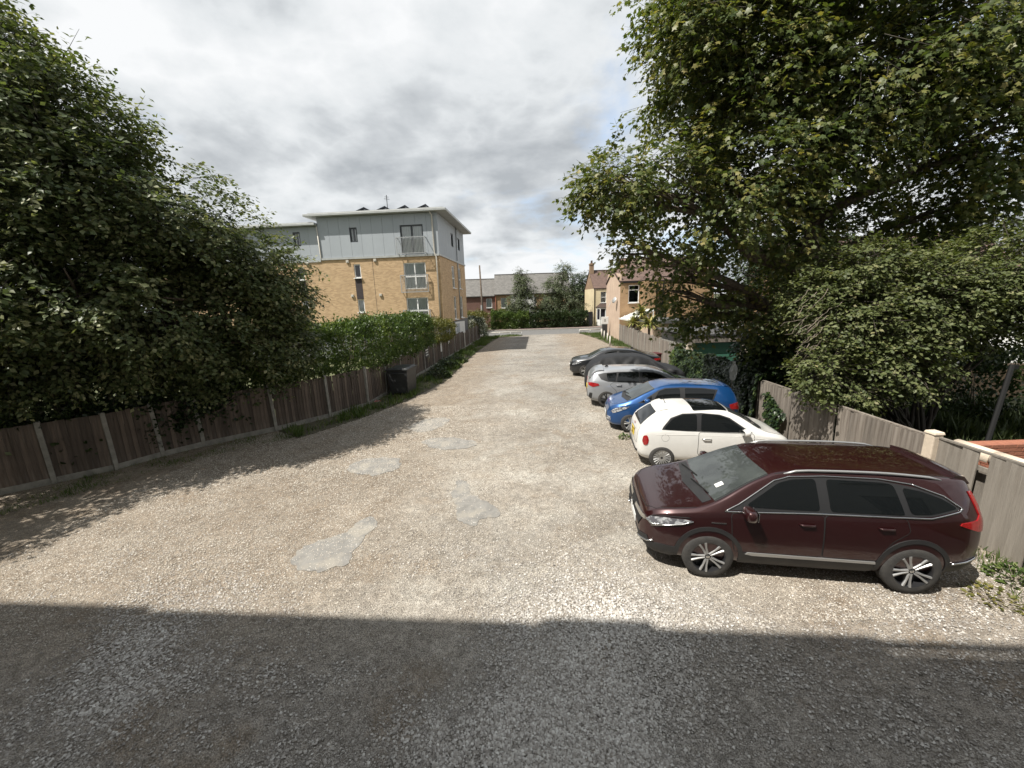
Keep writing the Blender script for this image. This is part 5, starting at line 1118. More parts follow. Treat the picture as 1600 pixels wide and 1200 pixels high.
H_L = math.radians(180-9.7); H_R = math.radians(-9.7)
# ---- maroon crossover
SUV = dict(ztop=[(-2.25, .80), (-2.243, 1.05), (-2.20, 1.21), (-2.10, 1.49), (-2.03, 1.58), (-1.6, 1.625), (-.8, 1.65), (0, 1.65), (.35, 1.62), (.62, 1.52), (1.36, 1.13), (1.5, 1.09), (1.9, 1.02), (2.1, .95), (2.2, .86), (2.26, .72)],
           zbelt=[(-2.25, .74), (-2.23, .96), (-2.15, 1.10), (-1.8, 1.16), (-1, 1.135), (0, 1.11), (1.2, 1.055), (1.8, .975), (2.1, .89), (2.2, .79), (2.26, .66)],
           zbot=[(-2.25, .50), (-2.15, .38), (-1.85, .28), (0, .22), (1.8, .24), (2.1, .27), (2.26, .40)], wmax=[(-2.25, .62), (-2.215, .74), (-2.12, .82), (-1.9, .885), (-1.4, .925), (1.3, .925), (1.8, .89), (2.05, .82), (2.18, .73), (2.26, .60)],
           axles=(1.33, -1.33), track=.86, wr=.355, arch=.41, rim=.69, tum=.45)
c = Car('maroon_crossover', 'dark maroon crossover car with roof rails parked nose out by the pale fence', SUV, place((1103, 902), 1.33, .86, H_L, 1), H_L)
c.body('paint_maroon'); c.wheels('twin5')
dlo = [(1.12, 1.095), (.95, 1.16), (.45, 1.47), (.25, 1.525), (-.2, 1.55), (-.9, 1.545), (-1.35, 1.48), (-1.66, 1.38), (-1.83, 1.255), (-1.80, 1.235), (-1.45, 1.155), (-1.2, 1.145)]
c.glazing(dlo, [[(.78, 1.145), (.84, 1.175), (.40, 1.46), (.22, 1.51), (-.08, 1.53), (-.08, 1.15)], [(-.22, 1.15), (-.22, 1.53), (-.95, 1.52), (-1.07, 1.50), (-1.14, 1.165), (-1.1, 1.155)], [(-1.22, 1.17), (-1.17, 1.475), (-1.4, 1.44), (-1.64, 1.36), (-1.80, 1.26), (-1.45, 1.18)]],
          chrome=[(-1.3, 1.515), (-1.66, 1.395), (-1.86, 1.255), (-1.81, 1.22), (-1.45, 1.135), (-1.0, 1.125), (0, 1.115), (1.14, 1.075), (.95, 1.17), (.45, 1.485), (.25, 1.54), (-.2, 1.565), (-.9, 1.56), (-1.3, 1.515)])
c.screen(.50, 1.24); c.wipers(1.33, (-.62, -.02))
c.doors([[(.98, .48), (1.02, .66), (1.05, 1.055), (.5, 1.08), (-.13, 1.095), (-.15, .48)], [(-.17, .48), (-.15, 1.095), (-.7, 1.105), (-1.16, 1.115), (-1.22, .93), (-1.02, .78), (-.92, .62), (-.88, .48)]], 'paint_maroon', [(.08, .96), (-.92, .97)], 'paint_maroon')
for sd in (-1, 1):
    for ax in SUV['axles']:
        a = circ(ax, .365, .415, math.radians(-8), math.radians(188), 20); b = circ(ax, .365, .475, math.radians(188), math.radians(-8), 20); c.patch('wheel_arch_trim', a+b, 'Y', sd, 'trim', .012, res=.05)
    c.patch('sill_trim', [(.90, .232), (.87, .46), (-.86, .45), (-.90, .232)], 'Y', sd, 'trim', .010, res=.08)
    c.patch('sill_chrome', [(.84, .445), (.80, .475), (-.85, .46), (-.86, .425), (.74, .425)], 'Y', sd, 'alloy', .016, res=.08)
    c.patch('bumper_trim', [(-1.78, .30), (-1.75, .47), (-2.0, .50), (-2.22, .56), (-2.21, .49), (-2.1, .40)], 'Y', sd, 'trim', .010, res=.06)
    c.line('bumper_chrome', [(-1.80, .485), (-2.0, .515), (-2.20, .565)], 'Y', sd, 'chrome', .012, .012)
    c.patch('bumper_trim', [(1.80, .26), (1.77, .46), (2.0, .47), (2.2, .44), (2.2, .36), (2.05, .27)], 'Y', sd, 'trim', .010, res=.06)
    c.patch('tail_light', [(-1.82, 1.05), (-1.84, 1.08), (-2.05, 1.11), (-2.10, 1.16), (-2.01, 1.44), (-2.06, 1.44), (-2.18, 1.17), (-2.225, 1.05), (-2.22, .94), (-2.08, .955)], 'Y', sd, 'lamp_red', .014, res=.04)
    c.patch('headlight', [(2.18, .80), (2.12, .87), (1.95, .905), (1.70, .915), (1.58, .905), (1.70, .855), (1.95, .80), (2.12, .745)], 'Y', sd, 'lamp_clear', .014, res=.04)
    c.line('headlight_chrome', [(2.12, .735), (1.95, .79), (1.70, .845), (1.56, .90)], 'Y', sd, 'chrome', .009, .014); c.line('headlight_chrome', [(2.17, .80), (2.10, .765), (1.98, .80)], 'Y', sd, 'chrome', .013, .018); c.line('bonnet_shut', [(2.16, .835), (2.08, .895), (1.92, .93), (1.6, .945)], 'Y', sd, 'gap', .007, .002)
    c.patch('badge', [(1.32, .90), (1.32, .915), (1.12, .915), (1.12, .90)], 'Y', sd, 'chrome', .01, res=.05)
    r = [(x, float(c.rail(x)[0])-.005) for x in np.linspace(.30, -1.70, 14)]; P = [c.hit(x, sd*y, 'Z', 1)[0] for x, y in r]
    MB().tube([p+Vector((0, 0, .045*math.sin(PI*min(1, max(0, i/13)))**.3-.004)) for i, p in enumerate(P)], [.012]+[.019]*12+[.012], 8).build('roof_rail', 'alloy', c.root, 0, True)
    c.patch('grille_chrome', [(sd*.16, .72), (sd*.16, .775), (sd*.66, .83), (sd*.72, .80), (sd*.68, .775)], 'X', 1, 'chrome', .018, res=.04)
    c.patch('fog_light', [(sd*.52, .40), (sd*.52, .50), (sd*.74, .54), (sd*.76, .46)], 'X', 1, 'trim', .012, res=.04); c.line('fog_chrome', [(sd*.50, .41), (sd*.74, .45), (sd*.80, .50)], 'X', 1, 'chrome', .014, .012)
c.patch('grille', [(-.62, .76), (-.55, .60), (.55, .60), (.62, .76), (.3, .80), (-.3, .80)], 'X', 1, 'gap', .012, res=.05); c.patch('lower_intake', [(-.6, .30), (-.62, .46), (.62, .46), (.6, .30)], 'X', 1, 'trim', .010, res=.06)
o = MB().tube([(0, -.05, -.05), (0, -.045, .05)], .009, 6).tube([(0, .05, -.05), (0, .045, .05)], .009, 6).tube([(0, -.045, 0), (0, .045, 0)], .009, 6).build('emblem', 'chrome', c.root); p, n = c.hit(0, .70, 'X', 1); o.location = p+Vector((.03, 0, 0))
c.plate(0, .53, 1, 'plate_white'); c.line('bonnet_gap', [(1.5, .80), (1.8, .77), (2.05, .69), (2.16, .5), (2.19, .0), (2.16, -.5), (2.05, -.69), (1.8, -.77), (1.5, -.80)], 'Z', 1, 'gap', .006, -.001); c.patch('cowl', [(1.27, .70), (1.40, .72), (1.50, 0), (1.40, -.72), (1.27, -.70), (1.33, 0)], 'Z', 1, 'trim', .005, res=.06)
c.mirrors(.86, 1.10, 'paint_maroon', 1.12)
p, n = c.hit(1.08, .42, 'Z', 1); o = MB().box((0, 0, 0), (.12, .10, .004)).build('paper_ticket', 'paper', c.root); o.location = p+n*.013; o.rotation_euler = Vector((0, 0, 1)).rotation_difference(n).to_euler()
c.patch('spoiler', [(-1.90, .56), (-2.10, .52), (-2.14, 0), (-2.10, -.52), (-1.90, -.56)], 'Z', 1, 'paint_maroon', .05, res=.07, skirt=.0)
c.patch('rear_window', [(-.60, 1.10), (-.50, 1.44), (.50, 1.44), (.60, 1.10)], 'X', -1, 'car_glass', .008, res=.06, rnd=1); c.plate(0, .85, -1, 'plate_yellow')
c.line('roof_seam', [(.42, .60), (-1.9, .56)], 'Z', 1, 'gap', .008, -.003); c.line('roof_seam', [(.42, -.60), (-1.9, -.56)], 'Z', 1, 'gap', .008, -.003)
def squash(o, k):
    for ch_ in o.children:
        if ch_.name.split('.')[0] == 'wheel' or ch_.location.length > 1e-6:
            if ch_.location.x < 0: ch_.location.x *= k
            continue
        if ch_.type == 'MESH':
            n_ = len(ch_.data.vertices); co = np.empty(n_*3, np.float32); ch_.data.vertices.foreach_get('co', co); co = co.reshape(-1, 3); co[:, 0] = np.where(co[:, 0] < 0, co[:, 0]*k, co[:, 0]); ch_.data.vertices.foreach_set('co', co.ravel()); ch_.data.update()
        squash(ch_, k)
squash(c.root, .955)
# ---- small white hatchback
F5 = dict(ztop=[(-1.72, .62), (-1.70, .80), (-1.64, .98), (-1.50, 1.14), (-1.15, 1.385), (-1.02, 1.435), (-.6, 1.485), (-.1, 1.49), (.25, 1.455), (.52, 1.35), (1.08, 1.01), (1.2, .965), (1.5, .88), (1.66, .79), (1.76, .66), (1.80, .54)],
          zbelt=[(-1.72, .58), (-1.68, .78), (-1.5, .92), (-1.0, .955), (0, .935), (.8, .91), (1.2, .87), (1.5, .79), (1.68, .70), (1.80, .50)], zbot=[(-1.72, .36), (-1.6, .27), (-1.3, .2), (1.3, .19), (1.65, .22), (1.80, .32)],
          wmax=[(-1.72, .55), (-1.67, .68), (-1.5, .775), (-1.1, .81), (0, .815), (1.1, .805), (1.45, .74), (1.68, .62), (1.80, .44)], axles=(1.16, -1.14), track=.745, wr=.292, arch=.335, rim=.70, tum=.40)
c = Car('white_hatchback', 'small rounded white hatchback with dark glass roof between the blue and maroon cars', F5, place((1033, 733), -1.14, .745, H_R, -1), H_R)
c.body('paint_white'); c.wheels('many')
dlo = [(.84, .955), (.74, 1.01), (.36, 1.27), (.15, 1.335), (-.25, 1.365), (-.68, 1.345), (-.95, 1.25), (-1.12, 1.06), (-1.16, .99), (-.6, .97), (0, .965)]
c.glazing(dlo, [[(.60, .975), (.66, 1.02), (.34, 1.25), (.14, 1.315), (-.25, 1.345), (-.29, .98)], [(-.38, .985), (-.36, 1.335), (-.68, 1.32), (-.90, 1.235), (-1.07, 1.06), (-1.1, 1.0)]])
c.screen(.36, 1.0); c.wipers(1.06, (-.5, .0), .45)
c.patch('glass_roof', [(.33, .50), (-.45, .54), (-.45, -.54), (.33, -.50)], 'Z', 1, 'car_glass', .008, res=.07, rnd=1)
c.doors([[(.80, .30), (.86, .55), (.86, .93), (.2, .945), (-.33, .95), (-.34, .45), (-.25, .30), (.0, .27)]], 'paint_white', [(-.16, .80)], 'chrome')
for sd in (-1, 1):
    c.patch('tail_light', [(-1.56, .60), (-1.60, .70), (-1.57, .83), (-1.49, .85), (-1.45, .74), (-1.48, .61)], 'Y', sd, 'lamp_red', .012, res=.03, rnd=1)
    c.line('fuel_cap', circ(-1.08, .80, .085, 0, 2*PI, 20), 'Y', sd, 'gap', .003, -.001); c.line('waist_crease', [(1.3, .80), (.6, .865), (-.4, .885), (-1.3, .875)], 'Y', sd, 'paint_white', .006, .0)
    c.patch('headlight', [(1.62, .60), (1.52, .68), (1.46, .62), (1.52, .54)], 'Y', sd, 'lamp_clear', .01, res=.03, rnd=1); c.patch('side_repeater', [(.98, .74), (.98, .765), (1.04, .765), (1.04, .74)], 'Y', sd, 'chrome', .008)
    c.patch('sill_trim', [(.78, .205), (.78, .245), (-.78, .245), (-.78, .205)], 'Y', sd, 'trim', .004)
c.patch('rear_window', [(-.50, 1.02), (-.40, 1.33), (.40, 1.33), (.50, 1.02)], 'X', -1, 'car_glass', .009, res=.05, rnd=1)
c.line('tailgate_gap', [(-.56, .99), (-.58, .60), (.58, .60), (.56, .99)], 'X', -1, 'gap', .005, -.001); c.patch('bumper_strip', [(-.62, .39), (-.62, .44), (.62, .44), (.62, .39)], 'X', -1, 'trim', .014, res=.05)
c.patch('tailgate_handle', [(-.2, .83), (-.2, .86), (.2, .86), (.2, .83)], 'X', -1, 'chrome', .02); c.plate(0, .74, -1, 'plate_yellow', True, .33, .20); 
o = MB().lathe([(0, .001), (.006, .035), (0, .04)], 16, 'X').build('emblem', 'lamp_red', c.root); p, n = c.hit(0, .935, 'X', -1); o.location = p-Vector((.012, 0, 0)); o.scale = (-1, 1, 1)
c.mirrors(.64, .975, 'paint_white', .92); p, n = c.hit(-.95, 0, 'Z', 1); MB().tube([p, p+Vector((-.10, 0, .19))], [.008, .004], 6).build('aerial', 'gap', c.root)
c.patch('spoiler', [(-1.0, .50), (-1.2, .46), (-1.24, 0), (-1.2, -.46), (-1.0, -.50)], 'Z', 1, 'paint_white', .03, res=.07, skirt=0); c.line('bonnet_gap', [(1.1, .66), (1.45, .60), (1.62, .4), (1.68, 0), (1.62, -.4), (1.45, -.60), (1.1, -.66)], 'Z', 1, 'gap', .005, -.001)
c.patch('cowl', [(1.0, .56), (1.08, .58), (1.17, 0), (1.08, -.58), (1.0, -.56), (1.05, 0)], 'Z', 1, 'trim', .005, res=.06)
# ---- blue hatchback
YR = dict(ztop=[(-1.88, .64), (-1.865, .86), (-1.81, 1.02), (-1.66, 1.30), (-1.54, 1.41), (-1.2, 1.465), (-.5, 1.485), (.1, 1.475), (.42, 1.41), (.68, 1.295), (1.34, .98), (1.45, .94), (1.72, .85), (1.87, .74), (1.95, .58)],
          zbelt=[(-1.88, .6), (-1.84, .84), (-1.68, 1.0), (-1.2, 1.02), (-.5, .985), (.5, .945), (1.2, .90), (1.6, .80), (1.85, .68), (1.95, .54)], zbot=[(-1.88, .38), (-1.75, .27), (-1.4, .2), (1.4, .19), (1.75, .2), (1.95, .3)],
          wmax=[(-1.88, .54), (-1.84, .66), (-1.68, .76), (-1.2, .83), (1.2, .845), (1.6, .79), (1.82, .68), (1.95, .50)], axles=(1.255, -1.255), track=.775, wr=.30, arch=.345, rim=.68, tum=.44)
c = Car('blue_hatchback', 'bright blue hatchback parked nose out between white and silver-grey cars', YR, place((985, 676), 1.255, .775, H_L, 1), H_L)
c.body('paint_blue'); c.wheels('twin')
dlo = [(1.08, .935), (.92, 1.01), (.46, 1.29), (.26, 1.36), (-.2, 1.385), (-.8, 1.375), (-1.22, 1.33), (-1.08, 1.05), (-1.0, 1.02), (0, .985)]
c.glazing(dlo, [[(.62, .975), (.44, 1.27), (.24, 1.34), (-.16, 1.362), (-.16, .995)], [(-.30, 1.0), (-.30, 1.362), (-.8, 1.355), (-1.16, 1.315), (-1.04, 1.06), (-.98, 1.035)], [(.98, .965), (.90, 1.0), (.64, 1.15), (.68, .965)]])
c.screen(.55, 1.24); c.wipers(1.3, (-.55, -.02), .5)
c.doors([[(.92, .28), (1.0, .55), (1.02, .91), (.4, .94), (-.22, .97), (-.24, .28)], [(-.26, .28), (-.24, .97), (-.7, .995), (-1.0, 1.0), (-1.10, .85), (-.95, .62), (-.88, .28)]], 'paint_blue', [(-.06, .85), (-.85, .89)], 'paint_blue')
for sd in (-1, 1):
    c.patch('headlight', [(1.84, .64), (1.74, .74), (1.5, .81), (1.28, .83), (1.42, .745), (1.62, .66), (1.78, .585)], 'Y', sd, 'lamp_clear', .012, res=.04); c.patch('tail_light', [(-1.56, .80), (-1.52, .92), (-1.77, .98), (-1.83, .90), (-1.81, .76)], 'Y', sd, 'lamp_red', .012, res=.04)
    c.patch('fog_light', [(sd*.48, .33), (sd*.5, .47), (sd*.66, .44), (sd*.64, .33)], 'X', 1, 'lamp_clear', .01, res=.04); c.patch('badge', [(1.12, .74), (1.12, .752), (.96, .752), (.96, .74)], 'Y', sd, 'chrome', .008)
c.patch('grille', [(-.46, .56), (-.56, .34), (-.4, .26), (.4, .26), (.56, .34), (.46, .56)], 'X', 1, 'gap', .010, res=.05); c.plate(0, .46, 1, 'plate_white'); c.mirrors(.80, 1.0, 'paint_blue', 1.0)
c.patch('rear_window', [(-.52, 1.04), (-.44, 1.34), (.44, 1.34), (.52, 1.04)], 'X', -1, 'car_glass', .008, res=.06, rnd=1); c.patch('spoiler', [(-1.42, .53), (-1.66, .48), (-1.7, 0), (-1.66, -.48), (-1.42, -.53)], 'Z', 1, 'paint_blue', .03, res=.07, skirt=0)
c.line('bonnet_gap', [(1.35, .70), (1.6, .64), (1.78, .45), (1.84, 0), (1.78, -.45), (1.6, -.64), (1.35, -.70)], 'Z', 1, 'gap', .005, -.001); c.patch('cowl', [(1.26, .62), (1.36, .64), (1.46, 0), (1.36, -.64), (1.26, -.62), (1.31, 0)], 'Z', 1, 'trim', .005, res=.06); c.plate(0, .78, -1, 'plate_yellow')
# ---- silver-grey hatchback (tail towards the yard)
CU = dict(ztop=[(-2.10, .66), (-2.09, .88), (-2.02, 1.06), (-1.86, 1.27), (-1.72, 1.37), (-1.2, 1.44), (-.5, 1.465), (.1, 1.45), (.5, 1.38), (.8, 1.265), (1.5, .96), (1.65, .93), (1.95, .83), (2.1, .74), (2.2, .58)],
          zbelt=[(-2.10, .62), (-2.06, .85), (-1.8, 1.0), (-1.2, .99), (-.5, .96), (.6, .92), (1.4, .87), (1.9, .78), (2.1, .68), (2.2, .54)], zbot=[(-2.10, .40), (-1.95, .28), (-1.6, .2), (1.6, .19), (2.0, .2), (2.2, .32)],
          wmax=[(-2.10, .66), (-2.05, .78), (-1.85, .86), (-1.3, .90), (1.3, .90), (1.8, .84), (2.05, .72), (2.2, .54)], axles=(1.38, -1.38), track=.83, wr=.33, arch=.375, rim=.72, tum=.46)
c = Car('silver_hatchback', 'silver-grey hatchback with roof spoiler parked tail out beside the covered car', CU, place((948, 637), -1.38, .83, H_R, -1), H_R)
c.body('paint_grey'); c.wheels('twin')
for o in c.root.children:
    if o.name.startswith('wheel'):
        for ch_ in o.children:
            if ch_.name.startswith('rim'): ch_.data.materials[0] = MATS['alloy_dark']
dlo = [(1.2, .92), (1.0, 1.01), (.55, 1.25), (.3, 1.325), (-.3, 1.35), (-1.0, 1.34), (-1.5, 1.30), (-1.72, 1.25), (-1.6, 1.08), (-1.35, 1.0), (-.5, .97)]
c.glazing(dlo, [[(.80, .96), (.9, 1.02), (.52, 1.23), (.28, 1.30), (-.10, 1.325), (-.10, .98)], [(-.22, .985), (-.22, 1.325), (-.95, 1.315), (-1.03, 1.0)], [(-1.08, 1.01), (-1.02, 1.31), (-1.40, 1.28), (-1.36, 1.05)]])
c.screen(.65, 1.4); c.patch('rear_window', [(-.58, 1.05), (-.48, 1.28), (.48, 1.28), (.58, 1.05)], 'X', -1, 'car_glass', .008, res=.05, rnd=1); c.patch('roof_spoiler', [(-1.5, .62), (-1.98, .58), (-2.03, 0), (-1.98, -.58), (-1.5, -.62)], 'Z', 1, 'paint_grey', .05, res=.07, skirt=0)
c.doors([[(1.05, .30), (1.12, .6), (1.12, .885), (.5, .915), (-.14, .95), (-.16, .30)], [(-.18, .30), (-.16, .95), (-.7, .965), (-1.15, .98), (-1.28, .88), (-1.05, .68), (-.95, .30)]], 'paint_grey', [(.05, .84), (-.95, .88)], 'paint_grey')
for sd in (-1, 1):
    c.patch('tail_light', [(-1.66, .86), (-1.7, .93), (-1.95, .97), (-2.04, .95), (-2.06, .86), (-1.9, .80)], 'Y', sd, 'lamp_red', .012, res=.04); c.patch('headlight', [(2.02, .62), (1.9, .72), (1.6, .78), (1.7, .70), (1.95, .58)], 'Y', sd, 'lamp_clear', .012, res=.04)
    c.patch('bumper_vent', [(-1.95, .34), (-1.92, .56), (-2.02, .58), (-2.06, .40)], 'Y', sd, 'trim', .008, res=.04)
c.patch('light_bar', [(-.72, .90), (-.72, .94), (.72, .94), (.72, .90)], 'X', -1, 'lamp_red', .01, res=.05); c.patch('diffuser', [(-.66, .40), (-.6, .55), (.6, .55), (.66, .40)], 'X', -1, 'trim', .012, res=.05); c.plate(0, .68, -1, 'plate_yellow'); c.mirrors(.9, .98, 'paint_black', 1.0)
p, n = c.hit(-1.35, 0, 'Z', 1); MB().box(p+Vector((0, 0, .03)), (.16, .03, .07), taper=.4).build('aerial_fin', 'gap', c.root)
# ---- car under a black cover
CV = dict(ztop=[(-2.12, .42), (-2.08, .80), (-1.95, 1.02), (-1.75, 1.22), (-1.3, 1.47), (-.6, 1.56), (.1, 1.55), (.6, 1.43), (1.35, 1.06), (1.7, .98), (2.05, .86), (2.2, .70), (2.26, .42)],
          zbelt=[(-2.12, .40), (-2.05, .74), (-1.7, .98), (-.8, 1.0), (.6, .97), (1.4, .92), (2.0, .76), (2.2, .6), (2.26, .40)], zbot=[(-2.12, .16), (-1.9, .12), (0, .10), (1.9, .12), (2.26, .17)],
          wmax=[(-2.12, .66), (-2.04, .80), (-1.7, .91), (0, .93), (1.6, .91), (2.05, .80), (2.26, .60)], axles=(1.35, -1.35), track=.82, wr=.33, arch=.38, tum=.42)
c = Car('covered_car', 'car hidden under a creased black fabric cover beside the silver-grey hatchback', CV, (5.5, 17.55, 0), H_R)
for k, (x, y, z) in enumerate(c.V):
    side = abs(y)/.93; g = max(0, min(1, (1.46-z)/.35)); lowf = max(0, min(1, (.98-z)/.3))
    fold = (abs(math.sin(x*5.2+1.6*(z-1.0)*(1 if x > 0 else -1)+2*noise.noise((x*1.3, z*1.5, 0))))**2.5)*.085*g*(1-lowf)*(.4+side)+.022*noise.noise((x*4, y*4, z*3))+.018*lowf*math.sin(x*9+3*noise.noise((x, z, 2)))
    sg = 1 if y > 0 else -1; c.V[k] = (x+.01*noise.noise((x*3, y*3, z*3+5)), y+(sg*(fold-.03*g*(1-lowf)) if abs(y) > .2 else 0), z+.012*noise.noise((x*2.5, y*2.5, 7)))
o = c.body('cover_cloth', False); o.name = 'fabric_cover'
m = MB()
c.wheels('twin')
# ---- black saloon
BM = dict(ztop=[(-2.40, .70), (-2.38, .92), (-2.25, 1.05), (-1.9, 1.12), (-1.75, 1.15), (-1.05, 1.38), (-.7, 1.43), (-.1, 1.455), (.3, 1.42), (.6, 1.33), (1.25, 1.02), (1.4, .985), (1.95, .89), (2.15, .81), (2.24, .68)],
          zbelt=[(-2.40, .66), (-2.36, .86), (-2.0, 1.02), (-1, .99), (0, .96), (1.0, .93), (1.7, .84), (2.1, .74), (2.24, .62)], zbot=[(-2.40, .42), (-2.2, .3), (-1.8, .2), (1.7, .19), (2.1, .2), (2.24, .32)],
          wmax=[(-2.40, .62), (-2.34, .76), (-2.1, .86), (-1.4, .90), (1.3, .90), (1.8, .85), (2.1, .74), (2.24, .58)], axles=(1.42, -1.42), track=.82, wr=.325, arch=.37, rim=.72)
c = Car('black_saloon', 'black saloon car parked nose out beyond the covered car', BM, place((915, 589), 1.42, .82, H_L, 1), H_L)
c.body('paint_black'); c.wheels('twin')
dlo = [(1.0, .955), (.85, 1.03), (.4, 1.27), (.2, 1.33), (-.3, 1.345), (-.8, 1.31), (-1.3, 1.16), (-1.4, 1.08), (-1.1, 1.02), (0, .985)]
c.glazing(dlo, [[(.62, .985), (.7, 1.05), (.38, 1.255), (.18, 1.31), (-.18, 1.322), (-.18, .995)], [(-.28, 1.0), (-.28, 1.32), (-.78, 1.29), (-1.22, 1.15), (-1.2, 1.06), (-1.0, 1.03)]])
c.screen(.46, 1.16); c.screen(-1.05, -1.65, 'car_glass', name='rear_window'); c.doors([[(.98, .30), (1.02, .6), (1.02, .92), (.4, .945), (-.22, .97), (-.24, .30)], [(-.26, .30), (-.24, .97), (-.7, .98), (-1.15, 1.0), (-1.28, .85), (-1.05, .65), (-.98, .30)]], 'paint_black', [(-.05, .85), (-1.0, .89)], 'chrome')
for sd in (-1, 1):
    c.patch('headlight', [(2.12, .66), (2.02, .74), (1.75, .79), (1.62, .79), (1.8, .71), (2.06, .62)], 'Y', sd, 'lamp_clear', .012, res=.04); c.patch('tail_light', [(-2.0, .86), (-2.0, .96), (-2.3, .97), (-2.34, .86)], 'Y', sd, 'lamp_red', .012, res=.04)
    c.patch('kidney_grille', [(sd*.03, .46), (sd*.03, .68), (sd*.30, .68), (sd*.34, .60), (sd*.28, .46)], 'X', 1, 'gap', .014, res=.04); c.line('grille_chrome', [(sd*.03, .46), (sd*.03, .68), (sd*.30, .68), (sd*.34, .60), (sd*.28, .46)], 'X', 1, 'chrome', .010, .014, None, True)
c.patch('lower_intake', [(-.6, .28), (-.56, .40), (.56, .40), (.6, .28)], 'X', 1, 'gap', .01, res=.05); c.mirrors(.82, 1.0, 'paint_black', 1.0)
p, n = c.hit(-1.0, 0, 'Z', 1); MB().box(p+Vector((0, 0, .03)), (.18, .03, .07), taper=.4).build('aerial_fin', 'gap', c.root)
# ------------------------------------------------------------ street furniture and small things
bn = empty('waste_bin', (-5.05, 17.75, 0), math.radians(83), 'large black four-wheeled waste bin with lid beside the fence and weeds', 'bin')
m = MB(); m.box((0, 0, .66), (1.2, .95, 1.05)); b_ = m.mesh('body', ['bin_plastic'])
for v in b_.vertices:
    if v.co.z < .4: v.co.x *= .88; v.co.y *= .86
link('body', b_, None, bn); MB().box((0, 0, 1.21), (1.28, 1.02, .07)).box((0, -.12, 1.26), (1.2, .7, .06), taper=.85).build('lid', 'bin_plastic', bn, .015)
for x in (-.6, .6): MB().tube([(x*1.03, -.3, 1.05), (x*1.06, 0, 1.06), (x*1.03, .3, 1.05)], .03, 8).build('handle', 'bin_plastic', bn)
wm = MB().lathe([(-.03, .01), (-.03, .09), (.03, .09), (.03, .01)], 16, 'Y').mesh('wheel', ['tyre'])
for x in (-.42, .42):
    for y in (-.32, .32): o = link('wheel', wm, None, bn); o.location = (x, y, .09)
def on_fence(t, side=.07):
    a, b = Vector((*LF[-1], 0)), Vector((*LF_END, 0)); p = a.lerp(b, t); d = (b-a).normalized(); return p+Vector((d.y, -d.x, 0))*side, math.atan2(d.y, d.x)
def sign(t, z, w, h, mat, label, bars=0, side=.07):
    p, a = on_fence(t, side); s_ = empty('fence_sign', (p.x, p.y, 0), a, label, 'sign'); MB().box((0, 0, z), (w, .012, h)).build('board', mat, s_, .003)
    for i in range(bars): MB().box((0, -.009, z+h*.3-i*h*.28), (w*.8, .006, h*.12)).build('text_bar', 'sign_white', s_)
    for x in (-w*.45, w*.45): MB().box((x, .012, z), (.02, .04, .02)).build('fixing', 'grey_metal', s_)
sign(.30, 1.12, .62, .55, 'dark_frame', 'dark notice with three pale text lines fixed to the left fence', 3); sign(.42, 1.12, .34, .75, 'sign_white', 'narrow tall white notice fixed to the left fence'); sign(.50, 1.25, .36, .40, 'sign_white', 'small square white notice fixed to the left fence')
sg = empty('notice_board', (-4.3, 33.9, 0), math.radians(60), 'large white notice board with dark picture on posts above the left fence', 'sign')
MB().box((0, 0, 1.9), (1.35, .03, 1.0)).build('board', 'sign_white', sg, .004); MB().box((-.3, -.02, 1.9), (.45, .012, .7)).build('picture', 'clad', sg)
for x in (-.6, .6): MB().box((x, .05, 1.2), (.07, .05, 2.4)).build('post', 'pipe_white', sg)
pl = empty('telegraph_pole', (-3.9, 56, 0), 0, 'dark wooden telegraph pole standing across the road', 'pole'); MB().tube([(.15, 0, -.1), (.05, 0, 4), (-.05, 0, 8.8)], [.15, .13, .10], 12).build('shaft', 'bark', pl, 0, True); MB().lathe([(2.6, .001), (2.6, .16), (3.4, .15), (3.4, .001)], 10, 'Z').build('bracket', 'grey_metal', pl)
def knee_rail(a, b, n, label, h=.45):
    a, b = Vector((*a, 0)), Vector((*b, 0)); d = b-a; r = empty('knee_rail', a, math.atan2(d.y, d.x), label, 'barrier'); L = d.length
    MB().tube([(0, 0, h), (L, 0, h)], .05, 10).build('rail', 'pipe_white', r, 0, True)
    for i in range(n): MB().tube([(.05+(L-.1)*i/(n-1), 0, -.05), (.05+(L-.1)*i/(n-1), 0, h)], .045, 8).build('post', 'grey_metal', r, 0, True)
knee_rail((-2.6, 44.9), (1.35, 44.9), 4, 'low white knee rail on the grass at the left end of the yard'); knee_rail((7.9, 45.0), (10.4, 44.9), 3, 'low white knee rail on the grass near the cream house'); knee_rail((-4.3, 43.2), (-2.6, 44.9), 3, 'short slanting rail beside the white-flowering bush')
for i, (px, py) in enumerate(((940, 527), (944, 531), (949, 535), (953, 541))):
    x, y = g2(px, py); b_ = empty('bollard', (x, y, 0), 0, 'short pale post in the row beside the pink rendered wall', 'bollard', 'pale posts beside the pink wall'); MB().tube([(0, 0, -.05), (0, 0, .82)], .055, 10).build('shaft', 'pipe_white', b_, 0, True); MB().lathe([(.82, .06), (.87, .045), (.89, .001)], 10, 'Z').build('cap', 'pipe_white', b_)
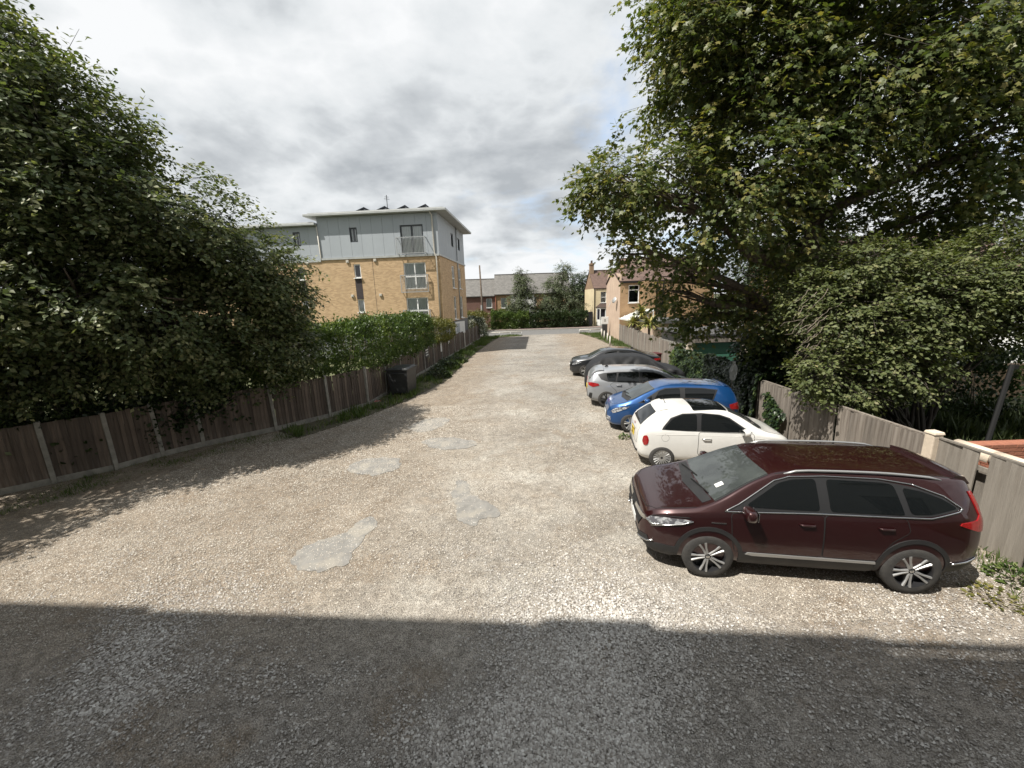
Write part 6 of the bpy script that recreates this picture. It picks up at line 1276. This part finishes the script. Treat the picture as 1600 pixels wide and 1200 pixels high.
x, y = g2(945, 527); cb = empty('utility_cabinet', (x+.2, y+1.0, 0), 0, 'white square sign box on a dark cabinet by the pink wall', 'cabinet'); MB().box((0, 0, .6), (.5, .4, 1.3)).build('cabinet', 'bin_plastic', cb, .02); MB().box((0, -.05, 1.65), (.75, .12, .75)).build('sign_box', 'sign_white', cb, .03); MB().box((0, -.115, 1.68), (.2, .01, .28)).build('symbol', 'grey_metal', cb)
rb = empty('red_box', (8.0, 21.6, 0), .1, 'dark red lidded box behind the black saloon near the fence', 'bin'); MB().box((0, 0, .45), (.55, .6, .9)).build('body', 'red_plastic', rb, .02); MB().box((0, 0, .93), (.6, .66, .07)).build('lid', 'red_plastic', rb, .02)
st = empty('garden_stake', (7.3, 12.6, 0), 0, 'thin stake with a crumpled white bag tied to it before the ivy', 'stake'); MB().tube([(0, 0, 0), (-.03, 0, 1.0), (.02, 0, 1.9)], .015, 6).build('pole', 'wood_grey', st)
m = MB()
for lay in range(3):
    def bagp(i, j): t = j/9; w_ = .045+.075*math.sin(PI*min(1, t*1.15))**.8; u_ = (i/5-.5)*2; return (u_*w_+.03*noise.noise((t*5, lay, 0)), (lay-1)*.03+.05*noise.noise((u_*2, t*6, lay*3.0)), 1.30+.62*t+.03*noise.noise((u_*3, lay, t*2)))
    for i in range(5):
        for j in range(9): m.face([bagp(i, j), bagp(i+1, j), bagp(i+1, j+1), bagp(i, j+1)])
m.build('plastic_bag', 'sign_white', st)
bp2 = empty('iron_post', (10.3, 8.0, 0), 0, 'thin black iron post leaning in the rough garden', 'post'); a = Vector(W(1545, 683, 8.0)); b = Vector(W(1582, 570, 8.3)); 
bot = a+(a-b)*(a.z/(b.z-a.z)); bp2.location = (bot.x, bot.y, 0); MB().tube([Vector((0, 0, -.05)), b-Vector((bot.x, bot.y, 0))], .045, 8).build('shaft', 'pipe_black', bp2); MB().box(b-Vector((bot.x, bot.y, 0))+Vector((.05, 0, -.05)), (.16, .05, .08)).build('bracket', 'pipe_black', bp2)
for (px, py), r in (((588, 628), .1),):
    x, y = g2(px, py); rg = empty('red_rag', (x, y, 0), .4, 'scrap of red cloth lying at the foot of a fence post', 'litter'); MB().box((0, 0, .03), (.45, .12, .05), taper=.6).build('cloth', 'lamp_red', rg, .015); MB().tube([(0, .1, .02), (-.1, .25, .45), (-.12, .27, .8)], [.03, .025, .015], 6).build('strap', 'lamp_red', rg)
